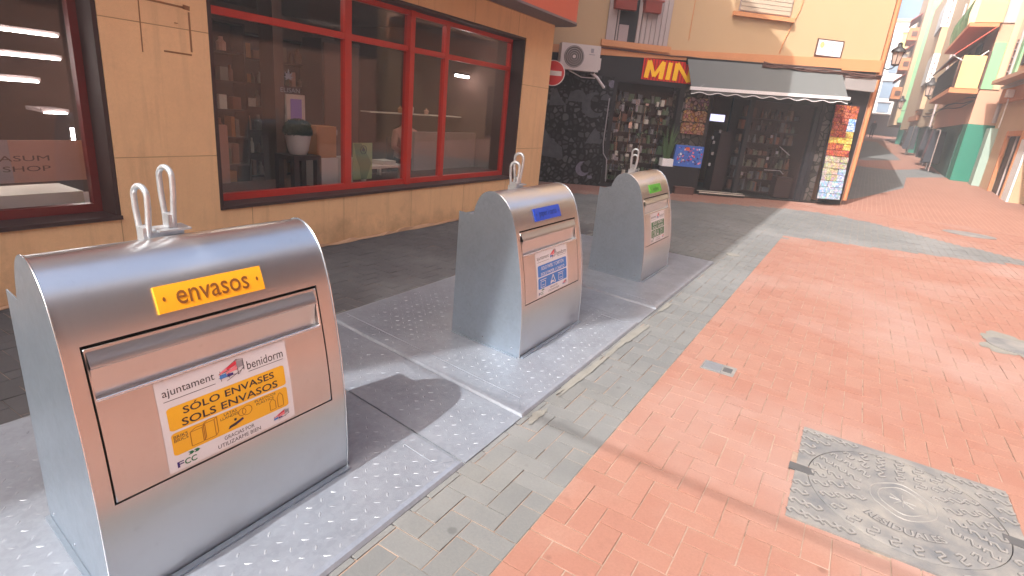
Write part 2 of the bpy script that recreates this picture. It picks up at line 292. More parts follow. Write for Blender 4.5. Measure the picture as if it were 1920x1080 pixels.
class MB:
    """collects shapes in world coordinates; build() links them as ONE mesh object"""
    def __init__(s, f=None): s.v = []; s.f = []; s.m = []; s.fr = f or (lambda x, y, z: (x, y, z))
    def vert(s, p): s.v.append(s.fr(*p)); return len(s.v)-1
    def face(s, pts, mi=0):
        s.f.append([s.vert(p) for p in pts]); s.m.append(mi)
    def box(s, a, b, mi=0):
        (x0, y0, z0), (x1, y1, z1) = a, b
        i = [s.vert(p) for p in ((x0, y0, z0), (x1, y0, z0), (x1, y1, z0), (x0, y1, z0), (x0, y0, z1), (x1, y0, z1), (x1, y1, z1), (x0, y1, z1))]
        for q in ((0, 3, 2, 1), (4, 5, 6, 7), (0, 1, 5, 4), (1, 2, 6, 5), (2, 3, 7, 6), (3, 0, 4, 7)):
            s.f.append([i[k] for k in q]); s.m.append(mi)
        return s
    def prism(s, poly, ext, mi=0):
        """poly: 3-D outline, ext: 3-D offset"""
        n = len(poly); a = [s.vert(p) for p in poly]; b = [s.vert(tuple(p[k]+ext[k] for k in range(3))) for p in poly]
        s.f.append(a[::-1]); s.m.append(mi); s.f.append(b); s.m.append(mi)
        for k in range(n): s.f.append([a[k], a[(k+1) % n], b[(k+1) % n], b[k]]); s.m.append(mi)
        return s
    def tube(s, pts, r, n=10, mi=0, closed=False):
        pts = [Vector(s.fr(*p)) for p in pts]; rs = r if isinstance(r, (list, tuple)) else [r]*len(pts)
        ring = []; prev = None
        for k, p in enumerate(pts):
            a = pts[k-1] if (k or closed) else p; c = pts[(k+1) % len(pts)] if (k < len(pts)-1 or closed) else p
            d = (c-a).normalized()
            if prev is None:
                prev = d.cross(Vector((0, 0, 1)));
                if prev.length < 1e-3: prev = d.cross(Vector((1, 0, 0)))
            prev = (prev - d*prev.dot(d)).normalized(); q = d.cross(prev)
            idx = []
            for j in range(n):
                t = 2*math.pi*j/n; s.v.append(tuple(p + rs[k]*(math.cos(t)*prev+math.sin(t)*q))); idx.append(len(s.v)-1)
            ring.append(idx)
        m = len(pts)
        for k in range(m if closed else m-1):
            A, B = ring[k], ring[(k+1) % m]
            for j in range(n): s.f.append([A[j], A[(j+1) % n], B[(j+1) % n], B[j]]); s.m.append(mi)
        if not closed:
            s.f.append(ring[0][::-1]); s.m.append(mi); s.f.append(ring[-1]); s.m.append(mi)
        return s
    def lathe(s, c, prof, n=24, mi=0, sx=1, sy=1):
        rings = []
        for r, z in prof:
            rings.append([s.vert((c[0]+sx*r*math.cos(2*math.pi*j/n), c[1]+sy*r*math.sin(2*math.pi*j/n), c[2]+z)) for j in range(n)])
        for A, B in zip(rings, rings[1:]):
            for j in range(n): s.f.append([A[j], A[(j+1) % n], B[(j+1) % n], B[j]]); s.m.append(mi)
        s.f.append(rings[0][::-1]); s.m.append(mi); s.f.append(rings[-1]); s.m.append(mi)
        return s
    def flat(s, mesh2d, fn, mi=0):
        """a flat (verts, faces) mesh mapped through fn(u, v) -> world"""
        V, F = mesh2d; o = len(s.v); s.v += [s.fr(*fn(*p)) for p in V]
        for f in F: s.f.append([o+k for k in f]); s.m.append(mi)
        return s
    def build(s, name, mats, parent=None, smooth=None, label=None, kind=None, fix=True):
        if name in SPLIT and len(s.f) > 1:                # separate pieces become separate parts
            par = list(range(len(s.v)))
            def fd(a):
                while par[a] != a: par[a] = par[par[a]]; a = par[a]
                return a
            for f in s.f:
                for q in f[1:]: par[fd(q)] = fd(f[0])
            isl = {}
            for f, mi in zip(s.f, s.m): isl.setdefault(fd(f[0]), []).append((f, mi))
            if len(isl) > 1:
                out = None
                for fs_ in isl.values():
                    used = sorted({q for f, _ in fs_ for q in f}); mp = {q: k for k, q in enumerate(used)}; n = MB(); n.v = [s.v[q] for q in used]; n.f = [[mp[q] for q in f] for f, _ in fs_]; n.m = [mi for _, mi in fs_]; n.done = True
                    out = n._build(name, mats, parent, smooth, label, kind, fix)
                return out
        return s._build(name, mats, parent, smooth, label, kind, fix)
    def _build(s, name, mats, parent=None, smooth=None, label=None, kind=None, fix=True):
        me = bpy.data.meshes.new(name); inv = WM[parent].inverted() if parent is not None else None
        me.from_pydata([tuple(inv @ Vector(p)) if inv else p for p in s.v], [], s.f); me.update()
        for m in (mats if isinstance(mats, (list, tuple)) else [mats]): me.materials.append(T[m] if isinstance(m, str) else m)
        me.polygons.foreach_set('material_index', s.m)
        if fix:
            bm = bmesh.new(); bm.from_mesh(me); bmesh.ops.recalc_face_normals(bm, faces=bm.faces); bm.to_mesh(me); bm.free()
        if smooth is not None:
            me.polygons.foreach_set('use_smooth', [True]*len(me.polygons)); me.set_sharp_from_angle(angle=R(smooth))
        o = bpy.data.objects.new(name, me); COL.objects.link(o)
        if parent is not None:
            o.parent = parent; WM[o] = WM[parent]
        else: WM[o] = Matrix.Identity(4)
        if label: o['label'] = label
        if kind: o['kind'] = kind
        return o
_tc = {}
def text2d(t, bold=0.0):
    """text as a flat mesh normalised to a 1 x 1 box"""
    if (t, bold) in _tc: return _tc[(t, bold)]
    c = bpy.data.curves.new('t', 'FONT'); c.body = t; c.size = 1; c.resolution_u = 3; c.offset = bold; c.fill_mode = 'FRONT'
    o = bpy.data.objects.new('t', c); COL.objects.link(o); bpy.context.view_layer.update()
    me = bpy.data.meshes.new_from_object(o.evaluated_get(bpy.context.evaluated_depsgraph_get()))
    V = [(v.co.x, v.co.y) for v in me.vertices]; F = [list(p.vertices) for p in me.polygons]
    bpy.data.objects.remove(o); bpy.data.curves.remove(c); bpy.data.meshes.remove(me)
    xs = [p[0] for p in V]; ys = [p[1] for p in V]; x0, x1, y0, y1 = min(xs), max(xs), min(ys), max(ys)
    V = [((x-x0)/(x1-x0), (y-y0)/(y1-y0)) for x, y in V]
    _tc[(t, bold)] = ((V, F), (x1-x0)/(y1-y0)); return _tc[(t, bold)]
def text_in(t, x0, y0, x1, y1, bold=0.0):
    (V, F), _ = text2d(t, bold); return ([(x0+u*(x1-x0), y0+v*(y1-y0)) for u, v in V], F)
def text_h(t, x0, y0, h, bold=0.0, cx=False, wide=1.0):
    _, a = text2d(t, bold); w = a*h*wide
    if cx: x0 -= w/2
    return text_in(t, x0, y0, x0+w, y0+h, bold)
def rrect(x0, y0, x1, y1, r, n=5, sub=1):
    P = []
    for cx_, cy_, a in ((x1-r, y1-r, 0), (x0+r, y1-r, 90), (x0+r, y0+r, 180), (x1-r, y0+r, 270)):
        for k in range(n+1):
            t = R(a+90*k/n); P.append((cx_+r*math.cos(t), cy_+r*math.sin(t)))
    return (P, [list(range(len(P)))])
def grid2d(x0, y0, x1, y1, nx, ny):
    V = [(x0+(x1-x0)*i/nx, y0+(y1-y0)*j/ny) for j in range(ny+1) for i in range(nx+1)]
    return (V, [[j*(nx+1)+i, j*(nx+1)+i+1, (j+1)*(nx+1)+i+1, (j+1)*(nx+1)+i] for j in range(ny) for i in range(nx)])
def seg2d(a, b, w):
    dx, dy = b[0]-a[0], b[1]-a[1]; L = math.hypot(dx, dy) or 1; nx, ny = -dy/L*w/2, dx/L*w/2
    return ([(a[0]+nx, a[1]+ny), (a[0]-nx, a[1]-ny), (b[0]-nx, b[1]-ny), (b[0]+nx, b[1]+ny)], [[0, 1, 2, 3]])
def copy_tree(o, parent=None):
    c = o.copy(); COL.objects.link(c); WM[c] = WM[o]
    if parent is not None: c.parent = parent
    for ch in list(o.children): copy_tree(ch, c)
    return c

# ================================================================== SETTING: ground and paving
PZ = -0.02                                               # pavement level (the steel lids are at 0)
SX, SLOPE = 15.0, 0.033
def zg(x): return PZ + SLOPE*max(0, x-SX)
g = MB()
for x0, x1 in ((-40, SX), (SX, 140)):
    g.face([(x0, -40, zg(x0)-0.0042), (x1, -40, zg(x1)-0.0042), (x1, 40, zg(x1)-0.0042), (x0, 40, zg(x0)-0.0042)])
g.build('ground', 'grout', kind='structure')
s = MB(); s.face([(SX-0.1, -5, zg(SX)-0.003), (120, -5, zg(120)-0.003), (120, 14, zg(120)-0.003), (SX-0.1, 14, zg(SX)-0.003)])
s.build('street', 'redsheet', kind='structure')
def onst(pts, dz=0.002): return [(x, y, zg(x)+dz) for x, y in pts]
s = MB(); s.face(onst([(15.6, 0.6), (17, -0.1), (21.5, -1.36), (25.7, -1.61), (28.2, -3.15), (31.5, -2.6), (28.7, -1.2), (28.8, 0.6)]))
s.face(onst([(33.1, 0.8), (33.1, -0.27), (36.3, -1.83), (60, -0.9), (60, 0.8)])); s.build('street_band', 'greysheet', kind='structure')

FAR = [(9.0, 6.2), (11.68, 2.89), (13.19, 1.03), (13.4, 0.04), (12.5, -1.0), (11.2, -2.5), (9.8, -4.2)]
def left_of_far(x, y):
    for (xa, ya), (xb, yb) in zip(FAR, FAR[1:]):
        if ya >= y >= yb: return x < xa+(xb-xa)*(ya-y)/(ya-yb)
    return x < (9.0 if y > 0 else 9.8)
YR = 0.737
def is_grey(x, y):
    near = 9.54+(0.81-y)*0.351
    return left_of_far(x, y) and (x > near or y > YR)
def clip(poly, a, b, c):
    """keep a*x+b*y+c >= 0"""
    out = []
    for k in range(len(poly)):
        p, q = poly[k], poly[(k+1) % len(poly)]; dp, dq = a*p[0]+b*p[1]+c, a*q[0]+b*q[1]+c
        if dp >= 0: out.append(p)
        if (dp >= 0) != (dq >= 0): t = dp/(dp-dq); out.append((p[0]+t*(q[0]-p[0]), p[1]+t*(q[1]-p[1])))
    return out
PW = 0.1
def paving(name, mat, want, x0, x1, y0, y1, shift, keep=lambda x, y: True):
    V = []; F = []; tone = []; rnd = random.Random(5)
    def tile(poly):
        if len(poly) < 3: return
        cx_ = sum(p[0] for p in poly)/len(poly); cy_ = sum(p[1] for p in poly)/len(poly)
        gp = rnd.uniform(0.001, 0.0026); z = PZ+rnd.uniform(-0.0022, 0.0016); tx, ty = rnd.gauss(0, 0.008), rnd.gauss(0, 0.008)
        o = len(V); n = len(poly)
        for ins, dz in ((gp, -0.012), (gp+0.0005, -0.001), (gp+0.0025, 0.0)):
            for p in poly:
                dx, dy = p[0]-cx_, p[1]-cy_
                px = p[0]-math.copysign(min(ins, abs(dx)), dx); py = p[1]-math.copysign(min(ins, abs(dy)), dy)
                V.append((px, py, z+dz+tx*(px-cx_)+ty*(py-cy_)))
        F.append([o+2*n+k for k in range(n)]); t = rnd.random(); tone.append(t)
        for l in (0, 1):
            for k in range(n): F.append([o+l*n+k, o+l*n+(k+1) % n, o+(l+1)*n+(k+1) % n, o+(l+1)*n+k]); tone.append(t)
    i0, i1 = int(x0/PW)-6, int(x1/PW)+6; j0, j1 = int(y0/PW)-6, int(y1/PW)+6
    for i in range(i0, i1):
        for j in range(j0, j1):
            k = (i-j) % 4                                 # herringbone, 2:1 blocks on a square lattice
            if k == 0: rc = (i, j, i+2, j+1)
            elif k == 3: rc = (i, j, i+1, j+2)
            else: continue
            a, b, c, d = [q*PW for q in rc]; b += shift; d += shift; cx_, cy_ = (a+c)/2, (b+d)/2
            if cx_ < x0 or cx_ > x1 or cy_ < y0 or cy_ > y1: continue
            if (abs(cx_-2.76) < 0.34 and abs(cy_+0.52) < 0.34) or math.hypot(cx_-2.76, cy_+0.52) < 0.41: continue        # the manhole sits here
            if not keep(cx_, cy_): continue
            poly = [(a, b), (c, b), (c, d), (a, d)]
            if b < YR < d and cx_ < 9.3:
                poly = clip(poly, 0, 1, -YR) if want else clip(poly, 0, -1, YR)
                if len(poly) > 2 and (max(p[1] for p in poly)-min(p[1] for p in poly)) > 0.012: tile(poly)
                continue
            if is_grey(cx_, cy_) == want: tile(poly)
    me = bpy.data.meshes.new(name); me.from_pydata(V, [], F); me.update(); me.materials.append(T[mat])
    at = me.attributes.new('tone', 'FLOAT', 'FACE'); at.data.foreach_set('value', tone)
    o = bpy.data.objects.new(name, me); COL.objects.link(o); o['kind'] = 'structure'; return o
paving('red_paving', 'redp', False, 0.3, 15.05, -4.3, 7.5, 0.037)
T['greyshade'] = paver('shaded_grey_paver', (0.075, 0.072, 0.076), (0.095, 0.09, 0.094), (0.06, 0.055, 0.056))  # the grey pavers again, colour darkened to deepen the shade along the wall
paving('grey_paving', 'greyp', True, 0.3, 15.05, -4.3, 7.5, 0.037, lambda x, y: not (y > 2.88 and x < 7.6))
paving('grey_paving', 'greyshade', True, -0.4, 7.7, 2.7, 4.6, 0.037, lambda x, y: y > 2.88 and x < 7.6)
s = MB(); s.face([(-30, -5, PZ-0.003), (0.35, -5, PZ-0.003), (0.35, 0.737, PZ-0.003), (-30, 0.737, PZ-0.003)]); s.build('street', 'redsheet', kind='structure')
s = MB(); s.face([(-30, 0.737, PZ-0.003), (0.35, 0.737, PZ-0.003), (0.35, 4.4, PZ-0.003), (-30, 4.4, PZ-0.003)]); s.build('pavement', 'greysheet', kind='structure')

# ================================================================== THE THREE WASTE INLETS
X1, YF, BW = 0.5595, 1.53, 0.869
STEP = 2.2965
PROF = [(0, 0), (0.003, 0.1), (0.008, 0.2), (0.018, 0.33), (0.045, 0.5), (0.08, 0.65), (0.115, 0.78), (0.15, 0.868), (0.185, 0.925), (0.23, 0.967), (0.275, 0.99), (0.32, 0.996), (0.365, 0.985), (0.40, 0.96), (0.425, 0.92), (0.441, 0.88), (0.452, 0.835)]
def catmull(P, n=8):
    out = []
    for k in range(len(P)-1):
        p0, p1, p2, p3 = P[max(k-1, 0)], P[k], P[k+1], P[min(k+2, len(P)-1)]
        for j in range(n):
            t = j/n
            out.append(tuple(0.5*((2*p1[a])+(-p0[a]+p2[a])*t+(2*p0[a]-5*p1[a]+4*p2[a]-p3[a])*t*t+(-p0[a]+3*p1[a]-3*p2[a]+p3[a])*t**3) for a in (0, 1)))
    return out+[P[-1]]
PD = catmull(PROF); SD = [0.0]
for a, b in zip(PD, PD[1:]): SD.append(SD[-1]+math.hypot(b[0]-a[0], b[1]-a[1]))
import bisect
def surf(x, s_, off=0.0, x0=0.0, y0=0.0):
    """point on the curved front sheet: x across, s_ up along the sheet, off outward"""
    k = min(max(bisect.bisect_right(SD, s_)-1, 0), len(PD)-2); t = (s_-SD[k])/(SD[k+1]-SD[k])
    a, b = PD[k], PD[k+1]
    def nrm(i):
        i = min(max(i, 1), len(PD)-2); dy, dz = PD[i+1][0]-PD[i-1][0], PD[i+1][1]-PD[i-1][1]; L = math.hypot(dy, dz); return (-dz/L, dy/L)
    n0, n1 = nrm(k), nrm(k+1); ny, nz = n0[0]+t*(n1[0]-n0[0]), n0[1]+t*(n1[1]-n0[1])
    return (x0+x, y0+a[0]+t*(b[0]-a[0])+ny*off, a[1]+t*(b[1]-a[1])+nz*off)
XL, SHEAR = -0.012, 0.11                                   # left cheek a little outside; the boxes stand slightly askew to the row
DX0, DX1, DS0, DS1 = 0.030, 0.808, 0.333, 0.797
def make_inlet():
    root = thing('waste_inlet', 'x', 'waste bin')
    # stainless front and roof in one bent sheet, with the door opening left out
    m = MB(); xs = [XL, DX0, DX1, BW]; ss = sorted(set([s_ for s_ in SD if not (abs(s_-DS0) < 0.006 or abs(s_-DS1) < 0.006)]+[DS0, DS1]))
    idx = {}
    def P(i, j):
        if (i, j) not in idx: idx[(i, j)] = m.vert(surf(xs[i], ss[j]))
        return idx[(i, j)]
    for i in range(3):
        for j in range(len(ss)-1):
            if i == 1 and DS0-1e-6 <= ss[j] and ss[j+1] <= DS1+1e-6: continue
            m.f.append([P(i, j), P(i+1, j), P(i+1, j+1), P(i, j+1)]); m.m.append(0)
    m.build('front_sheet', 'steel', root, 40)
    m = MB().flat(grid2d(DX0-0.01, DS0-0.01, DX1+0.01, DS1+0.01, 1, 24), lambda u, v: surf(u, v, -0.085)); m.build('door_backing', 'black', root, 40)
    for x in (XL, BW):                                  # flat galvanised cheeks, a hair proud of the sheet
        sx = -0.004 if x == XL else 0.0
        out = [(x+sx, *surf(0, s_, 0.003)[1:]) for s_ in [0]+[q for q in SD if q > 0.02]]+[(x+sx, 0.452, 0.833), (x+sx, 0.575, 0.833), (x+sx, 0.575, 0)]
        MB().prism(out, (0.004, 0, 0)).build('side_panel', 'galv', root)
    m = MB().box((0.006, 0.57, 0), (BW-0.006, 0.575, 0.815)); m.box((0.006, 0.445, 0.80), (BW-0.006, 0.57, 0.812)); m.build('rear_box', 'galv', root)
    m = MB()
    for x in (XL, BW):
        e = [surf(0, s_, 0.003) for s_ in SD[::3]]
        m.tube([(x+(-0.002 if x == XL else 0.002), p[1], p[2]) for p in e], 0.0017, 6)
    m.build('edge_seam', 'bright', root, 60)
    m = MB()                                             # bent foot strip
    m.box((XL-0.020, 0.012, 0.0), (XL-0.005, 0.57, 0.007)); m.box((BW+0.005, 0.012, 0), (BW+0.022, 0.57, 0.009)); m.box((0.0, -0.026, 0), (BW, -0.004, 0.008))
    m.build('foot_strip', 'galv', root)
    m = MB()
    for x in (XL-0.006,):
        for y in (0.06, 0.3, 0.5): m.lathe((0, 0, 0), [(0.006, 0), (0.006, 0.001)], 8); m.v[-16:] = [(x-(p[2]), y+p[0], 0.05+p[1]) for p in m.v[-16:]]
    m.build('rivet', 'chrome', root)
    # door: follows the sheet, with the chute pocket near its top
    d = MB(); g0, g1, t0, t1 = DX0+0.006, DX1-0.006, DS0+0.006, DS1-0.010; k0, k1, w0, w1 = g0+0.004, g1-0.012, 0.648, 0.779
    xs2 = [g0, k0, k1, g1]; ss2 = [t0+(w0-t0)*q/14 for q in range(15)]+[w0+(w1-w0)*q/6 for q in range(1, 7)]+[t1]
    for i in range(3):
        for j in range(len(ss2)-1):
            if i == 1 and w0-1e-6 <= ss2[j] and ss2[j+1] <= w1+1e-6: continue
            d.f.append([d.vert(surf(*q)) for q in ((xs2[i], ss2[j]), (xs2[i+1], ss2[j]), (xs2[i+1], ss2[j+1]), (xs2[i], ss2[j+1]))]); d.m.append(0)
    e = [(g0, t0), (g1, t0), (g1, t1), (g0, t1)]
    for a, b in zip(e, e[1:]+e[:1]):
        for q in range(12):
            p = [(a[0]+(b[0]-a[0])*(q+h)/12, a[1]+(b[1]-a[1])*(q+h)/12) for h in (0, 1)]
            d.f.append([d.vert(surf(*p[0])), d.vert(surf(*p[1])), d.vert(surf(*p[1], -0.012)), d.vert(surf(*p[0], -0.012))]); d.m.append(0)
    bmo = d.build('door', 'steel', root, 30)
    dm = bmo.data; bm = bmesh.new(); bm.from_mesh(dm); bmesh.ops.remove_doubles(bm, verts=bm.verts, dist=1e-5); bmesh.ops.recalc_face_normals(bm, faces=bm.faces); bm.to_mesh(dm); bm.free()
    # chute pocket
    c = MB(); cs = [(w1, 0.0), (w1-0.012, 0.003), (w1-0.026, 0.0075), (w1-0.040, 0.0125), (w1-0.045, 0.0125), (w1-0.047, 0.009), (w1-0.048, 0.004), (w1-0.05, 0.0), (w0+0.012, -0.015), (w0+0.003, -0.0165), (w0, 0.0)]
    rows = []
    for s_, o_ in cs: rows.append([c.vert(surf(k0, s_, o_)), c.vert(surf(k1, s_, o_))])
    for A, B in zip(rows, rows[1:]): c.f.append([A[0], A[1], B[1], B[0]]); c.m.append(0)
    c.f.append([r[0] for r in rows]); c.m.append(0); c.f.append([r[1] for r in rows]); c.m.append(0)
    ch = c.build('chute_pocket', 'steel', bmo, 35)
    l = MB(); l.tube([surf(k0+(k1-k0)*q/6, w0-0.004, 0.003) for q in range(7)], 0.0045, 8)
    l.tube([surf(k1+0.003, w0+(w1-0.03-w0)*q/6, 0.003) for q in range(7)], 0.004, 8); l.build('chute_lip', 'bright', bmo, 60)
    # lifting lugs on the roof
    br = MB(); br.box((0.325, 0.375, 0.965), (0.445, 0.425, 1.0)); br.box((0.36, 0.36, 1.0), (0.465, 0.44, 1.006)); br.build('lug_bracket', 'lug', root)
    for (lx, ly, z0, z1) in ((0.318, 0.375, 0.98, 1.155), (0.415, 0.41, 1.006, 1.205)):
        dx, dy = math.cos(R(104)), math.sin(R(104)); pts = []; rr = 0.032
        for q in (0, 0.35, 0.7): pts.append((-0.017-0.015*q/0.7*0.9, z0+(z1-rr-z0)*q))
        for q in range(9):
            a = math.pi-math.pi*q/8; pts.append((rr*math.cos(a), z1-rr+rr*math.sin(a)))
        for q in (0.7, 0.35, 0): pts.append((0.017+0.015*q/0.7*0.9, z0+(z1-rr-z0)*q))
        lug = MB().tube([(lx+dx*a, ly+dy*a, z) for a, z in pts], 0.0095, 10).build('lifting_loop', 'lug', root, 50)
        MB().box((lx-0.013, ly-0.026, z0-0.005), (lx+0.013, ly+0.026, z0+0.045)).build('loop_socket', 'lug', lug)
    return root
proto = make_inlet()
inlets = []
LB = ['nearest steel waste inlet with the yellow envasos plaque', 'middle steel waste inlet with a blue plaque and blue sticker', 'farthest steel waste inlet with a green plaque and green sticker']
for k in range(3):
    o = proto if k == 0 else copy_tree(proto)
    o.location = (X1+STEP*k, YF, 0); tag(o, LB[k], 'waste bin', 'steel waste inlets on the platform'); inlets.append(o)
# everything printed on them is built in the inlet's own coordinates
for o in inlets: WM[o] = Matrix.Identity(4)
def emblem(st, fn_, x0, y0, x1, y1, mats_):
    """the coloured sketch of a box seen in perspective, with its scribbled lines"""
    q = lambda u, v: (x0+u*(x1-x0), y0+v*(y1-y0))
    P_ = [('inkpink', [(0.05, 0.45), (0.35, 0.6), (0.35, 0.75), (0.08, 0.55)]), ('inkred', [(0.2, 0.52), (0.72, 0.72), (0.72, 0.95), (0.25, 0.68)]), ('inkpink', [(0.3, 0.4), (0.72, 0.45), (0.72, 0.7), (0.32, 0.52)]),
          ('inkblue', [(0.06, 0.22), (0.32, 0.25), (0.3, 0.46), (0.06, 0.42)]), ('inkviolet', [(0.33, 0.22), (0.55, 0.24), (0.55, 0.36), (0.33, 0.38)]), ('inkgrey', [(0.73, 0.5), (0.95, 0.55), (0.95, 0.85), (0.73, 0.95)])]
    b = {}
    for mt, poly in P_: b.setdefault(mt, []).append(([q(*p) for p in poly], [list(range(len(poly)))]))
    for a, c in (((0.02, 0.3), (0.75, 0.22)), ((0.05, 0.5), (0.74, 1.0)), ((0.74, 1.0), (0.74, 0.15)), ((0.74, 0.15), (1.0, 0.5)), ((0.3, 0.02), (1.0, 0.42)), ((0.05, 0.48), (0.74, 0.62)), ((0.74, 1.0), (0.97, 0.9)), ((0.97, 0.95), (0.97, 0.3)), ((0.4, 0.75), (0.4, 0.15)), ((0.1, 0.1), (0.1, 0.65)), ((0.74, 0.74), (0.97, 0.7))):
        b.setdefault('ink', []).append(seg2d(q(*a), q(*c), (y1-y0)*0.022))
    for mt, L in b.items():
        mi = mats_.index(mt)
        for w in L: st.flat(w, lambda u, v, k=mi: fn_(u, v, 0.0006+0.00012*k), mi)
def sticker(root, name, band, bandink, top, line1, line2, kind):
    mats_ = ['white', band, bandink, 'ink', 'inkred', 'inkpink', 'inkblue', 'inkgrey', 'inkviolet', 'inkgreen', 'orange_ink']
    X0, X1_, Y0, Y1_ = 0.183, 0.632, 0.347, 0.636; wd, ht = X1_-X0, Y1_-Y0
    f = lambda u, v, o_=0.0: surf(X0+u*wd, Y0+v*ht, 0.0012+o_)
    st = MB().flat(grid2d(0, 0, 1, 1, 1, 16), lambda u, v: f(u, v)); so_ = st.build(name, ['white'], root, 30)
    p = MB()
    def put(mesh, mi, o_): p.flat(mesh, lambda u, v: f(u, v, o_), mi)
    put(text_in('ajuntament', 0.04, 0.80, 0.40, 0.905), 3, 0.0004); put(text_in('benidorm', 0.655, 0.80, 0.965, 0.90), 3, 0.0004)
    put(seg2d((0.04, 0.775), (0.40, 0.775), 0.006), 3, 0.0004); put(seg2d((0.66, 0.775), (0.96, 0.775), 0.006), 3, 0.0004)
    emblem(p, f, 0.425, 0.755, 0.635, 0.965, mats_); emblem(p, f, 0.80, 0.03, 0.95, 0.14, mats_)
    def bandmesh(a, b):
        q, fc = rrect(0.045, a, 0.955, b, 0.03); return (q, fc)
    for a, b in ((0.445, 0.70), (0.17, 0.42)):
        (q, fc) = bandmesh(a, b)
        for k in range(10):                               # cut into strips so the band lies on the curved door
            lo, hi = a+(b-a)*k/10, a+(b-a)*(k+1)/10; pl_ = clip(clip(q, 0, 1, -lo), 0, -1, hi)
            if len(pl_) > 2: put((pl_, [list(range(len(pl_)))]), 1, 0.0003)
    put(text_in(line1, 0.15, 0.585, 0.86, 0.685, 0.012), 2, 0.0007); put(text_in(line2, 0.13, 0.46, 0.88, 0.545, 0.012), 2, 0.0007)
    li = 10 if kind == 0 else 2
    def poly(P_, w=0.006, mi=None):
        for a, b in zip(P_, P_[1:]): put(seg2d(a, b, w), li if mi is None else mi, 0.0007)
    if kind == 0:
        for t, a in (('BRIKS', (0.06, 0.355, 0.155, 0.39)), ('BRICS', (0.06, 0.315, 0.155, 0.35)), ('LATAS', (0.42, 0.375, 0.52, 0.405)), ('LLANDES', (0.39, 0.335, 0.53, 0.365)), ('PLÁSTICOS', (0.67, 0.375, 0.85, 0.412)), ('PLÀSTICS', (0.68, 0.335, 0.83, 0.37))): put(text_in(t, *a), 3, 0.0007)
        for x, y, w, h in ((0.17, 0.20, 0.085, 0.16), (0.265, 0.20, 0.08, 0.19)):
            poly([(x, y), (x+w, y), (x+w, y+h), (x, y+h), (x, y)]); poly([(x+w, y), (x+w+0.02, y+0.03), (x+w+0.02, y+h+0.02), (x+w, y+h)]); poly([(x, y+h), (x+w/2, y+h+0.03), (x+w+0.02, y+h+0.02)])
        for cx_, r_ in ((0.56, 0.03), (0.60, 0.04)): poly([(cx_+r_*math.cos(t*0.52), 0.335+1.4*r_*math.sin(t*0.52)) for t in range(13)])
        for x, h in ((0.79, 0.13), (0.86, 0.17)): poly([(x, 0.2), (x+0.05, 0.2), (x+0.05, 0.2+h*0.75), (x+0.03, 0.2+h), (x+0.02, 0.2+h), (x, 0.2+h*0.75), (x, 0.2)])
        q = [(0.44, 0.205), (0.5, 0.215), (0.565, 0.25), (0.56, 0.275), (0.5, 0.25), (0.45, 0.235)]; put((q, [list(range(6))]), 3, 0.0007); put(rrect(0.49, 0.27, 0.51, 0.3, 0.008), 3, 0.0007)
        poly([(0.44, 0.205), (0.56, 0.255)], 0.012, 8)
    else:
        for x in (0.12, 0.68): poly([(x, 0.2), (x+0.14, 0.2), (x+0.14, 0.33), (x, 0.33), (x, 0.2)], 0.012); poly([(x-0.02, 0.37), (x+0.17, 0.37)], 0.014); poly([(x+0.03, 0.25), (x+0.11, 0.25)], 0.012)
        poly([(0.42, 0.2), (0.5, 0.39), (0.58, 0.2), (0.42, 0.25), (0.52, 0.25), (0.42, 0.2)], 0.018)
        if kind == 2: poly([(0.3, 0.19), (0.3, 0.38), (0.37, 0.38), (0.37, 0.3), (0.3, 0.3), (0.38, 0.19)], 0.02)
    put(text_in('GRACIAS POR', 0.40, 0.095, 0.64, 0.14), 3, 0.0004); put(text_in('UTILIZARME BIEN', 0.345, 0.025, 0.69, 0.07), 3, 0.0004)
    put(text_in('F', 0.055, 0.03, 0.10, 0.095, 0.02), 8, 0.0005); put(text_in('CC', 0.105, 0.03, 0.19, 0.095, 0.02), 9, 0.0005)
    for x in (0.135, 0.175): put(([(x, 0.12), (x+0.03, 0.12), (x+0.045, 0.137), (x+0.03, 0.155), (x, 0.155), (x+0.015, 0.137)], [[0, 1, 2, 3, 4, 5]]), 9, 0.0005)
    p.build('printing', mats_, so_, fix=False)
def plaque(root, name, txt, a, b, x0=0.242, x1=0.595, tx=(0.30, 0.54)):
    m = MB(); g_ = grid2d(x0, 0.830, x1, 0.912, 1, 6)
    V0, F0 = g_
    m.flat(g_, lambda u, v: surf(u, v, 0.007))
    for e in ([(x0, 0.830), (x1, 0.830)], [(x1, 0.830), (x1, 0.912)], [(x1, 0.912), (x0, 0.912)], [(x0, 0.912), (x0, 0.830)]):
        for q in range(6):
            p_ = [(e[0][0]+(e[1][0]-e[0][0])*(q+h)/6, e[0][1]+(e[1][1]-e[0][1])*(q+h)/6) for h in (0, 1)]
            m.face([surf(*p_[0], 0.007), surf(*p_[1], 0.007), surf(*p_[1], -0.001), surf(*p_[0], -0.001)])
    pl_ = m.build(name, [a], root, 35)
    l = MB().flat(text_in(txt, tx[0], 0.846, tx[1], 0.888 if 'p' not in txt else 0.893, 0.004), lambda u, v: surf(u, v, 0.0085)); l.build('lettering', b, pl_, fix=False)  # flat letters, darker tone painted for the shade inside cut lettering
    sc = MB()
    for x in (x0+0.022, x1-0.022):
        c_, rr = (x, 0.871), 0.0045; sc.flat(([(c_[0]+rr*math.cos(t*0.7854), c_[1]+1.6*rr*math.sin(t*0.7854)) for t in range(8)], [list(range(8))]), lambda u, v: surf(u, v, 0.008))
    sc.build('screw', b, pl_, fix=False)
plaque(inlets[0], 'name_plaque', 'envasos', 'plaque_y', 'plaque_yd')
plaque(inlets[1], 'name_plaque', 'paper i cartó', 'plaque_b', 'plaque_bd')
